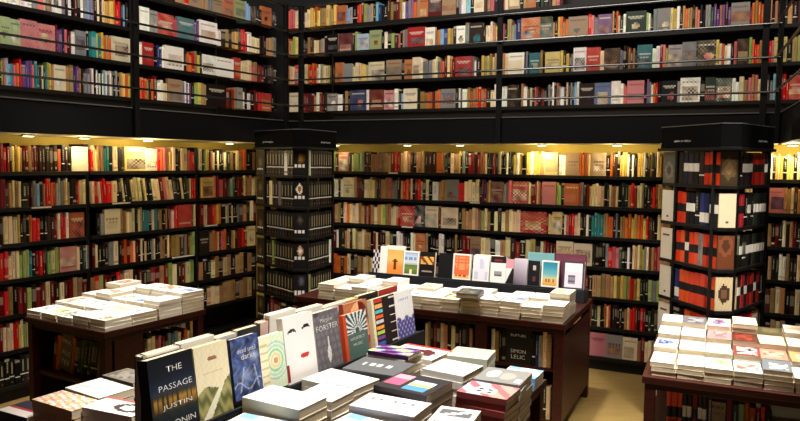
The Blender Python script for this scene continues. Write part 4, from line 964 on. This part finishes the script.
for px, e, lb in ((341,1.0,'beside the black tower'), (412,.7,'second from the black tower'), (464,.8,'third from the black tower'), (545,6,'in the middle of the wall'), (619,4,'left of the red tower'), (792,7,'right of the red tower')):
    downlight(under(BACK, px, -.10), e, 'small round downlight under the back gallery, %s' % lb)
def spot(name, loc, target, energy, size, col=(1,.95,.86), blend=.5, rad=.15):
    l = bpy.data.lights.new(name, 'SPOT'); l.energy = energy; l.color = col; l.spot_size = math.radians(size); l.spot_blend = blend; l.shadow_soft_size = rad
    o = bpy.data.objects.new(name, l); COL.objects.link(o); o.location = loc; d = Vector(target)-Vector(loc); o.rotation_euler = d.to_track_quat('-Z', 'Y').to_euler()
LT = FL.at(UL/2, VL/2, TZT); MT = FM.at(UM/2, VM*.4, TZT); RTB = FR.at(UR*.4, VR*.5, TZT); FTB = RF.at(.05, -.35, TZT)
for nm, t, e, s in (('left_table_spot', LT, 1150, 26), ('middle_table_spot', MT, 1350, 36), ('right_table_spot', RTB, 1500, 34), ('front_table_spot', FTB, 1350, 44)):
    spot(nm, (t.x*.9+.1, t.y-.6, 4.9), t, e, s)
def area(name, loc, target, energy, sx, sy, col=(1,.95,.88)):
    l = bpy.data.lights.new(name, 'AREA'); l.energy = energy; l.color = col; l.shape = 'RECTANGLE'; l.size = sx; l.size_y = sy
    o = bpy.data.objects.new(name, l); COL.objects.link(o); o.location = loc; d = Vector(target)-Vector(loc); o.rotation_euler = d.to_track_quat('-Z', 'Y').to_euler()
area('ambient_fill', (.2, 2.6, 5.1), (.2, 2.61, 0), 62, 3.5, 3, (1,.76,.48))  # added warm fill for general ambient light, no fixture behind it
spot('right_tower_fill', (1.9, 1.6, 4.9), (2.1, 4.5, 1.2), 700, 22)  # extra spot, added to brighten the books on the right tower
area('left_gallery_fill', (-1.2, 3.6, 5.0), (-2.6, 6.2, 2.8), 92, 2.5, .6)  # added fill over the void, stands in for ambient light on the left gallery
area('back_gallery_fill', (.6, 3.8, 5.0), (1.6, 7, 2.8), 125, 3.5, .6)  # likewise an added fill, lights the rear gallery shelves evenly
w = bpy.data.worlds.new('dim_room_air'); SC.world = w; w.use_nodes = True; w.node_tree.nodes['Background'].inputs[0].default_value = (1,.93,.84,1); w.node_tree.nodes['Background'].inputs[1].default_value = .03
# ------------------------------------------------------------------ camera
cd = bpy.data.cameras.new('camera'); cam = bpy.data.objects.new('camera', cd); COL.objects.link(cam)
cd.sensor_width = 36; cd.sensor_fit = 'HORIZONTAL'; cd.lens = 36*FPX/800; cd.clip_start = .05
cam.matrix_world = Matrix(((RT.x, UP.x, -FW.x, CAM.x), (RT.y, UP.y, -FW.y, CAM.y), (RT.z, UP.z, -FW.z, CAM.z), (0,0,0,1)))
SC.camera = cam
SC.view_settings.view_transform = 'Standard'; SC.view_settings.look = 'None'; SC.view_settings.gamma = 1; SC.view_settings.exposure = 0
SC.view_settings.use_curve_mapping = False
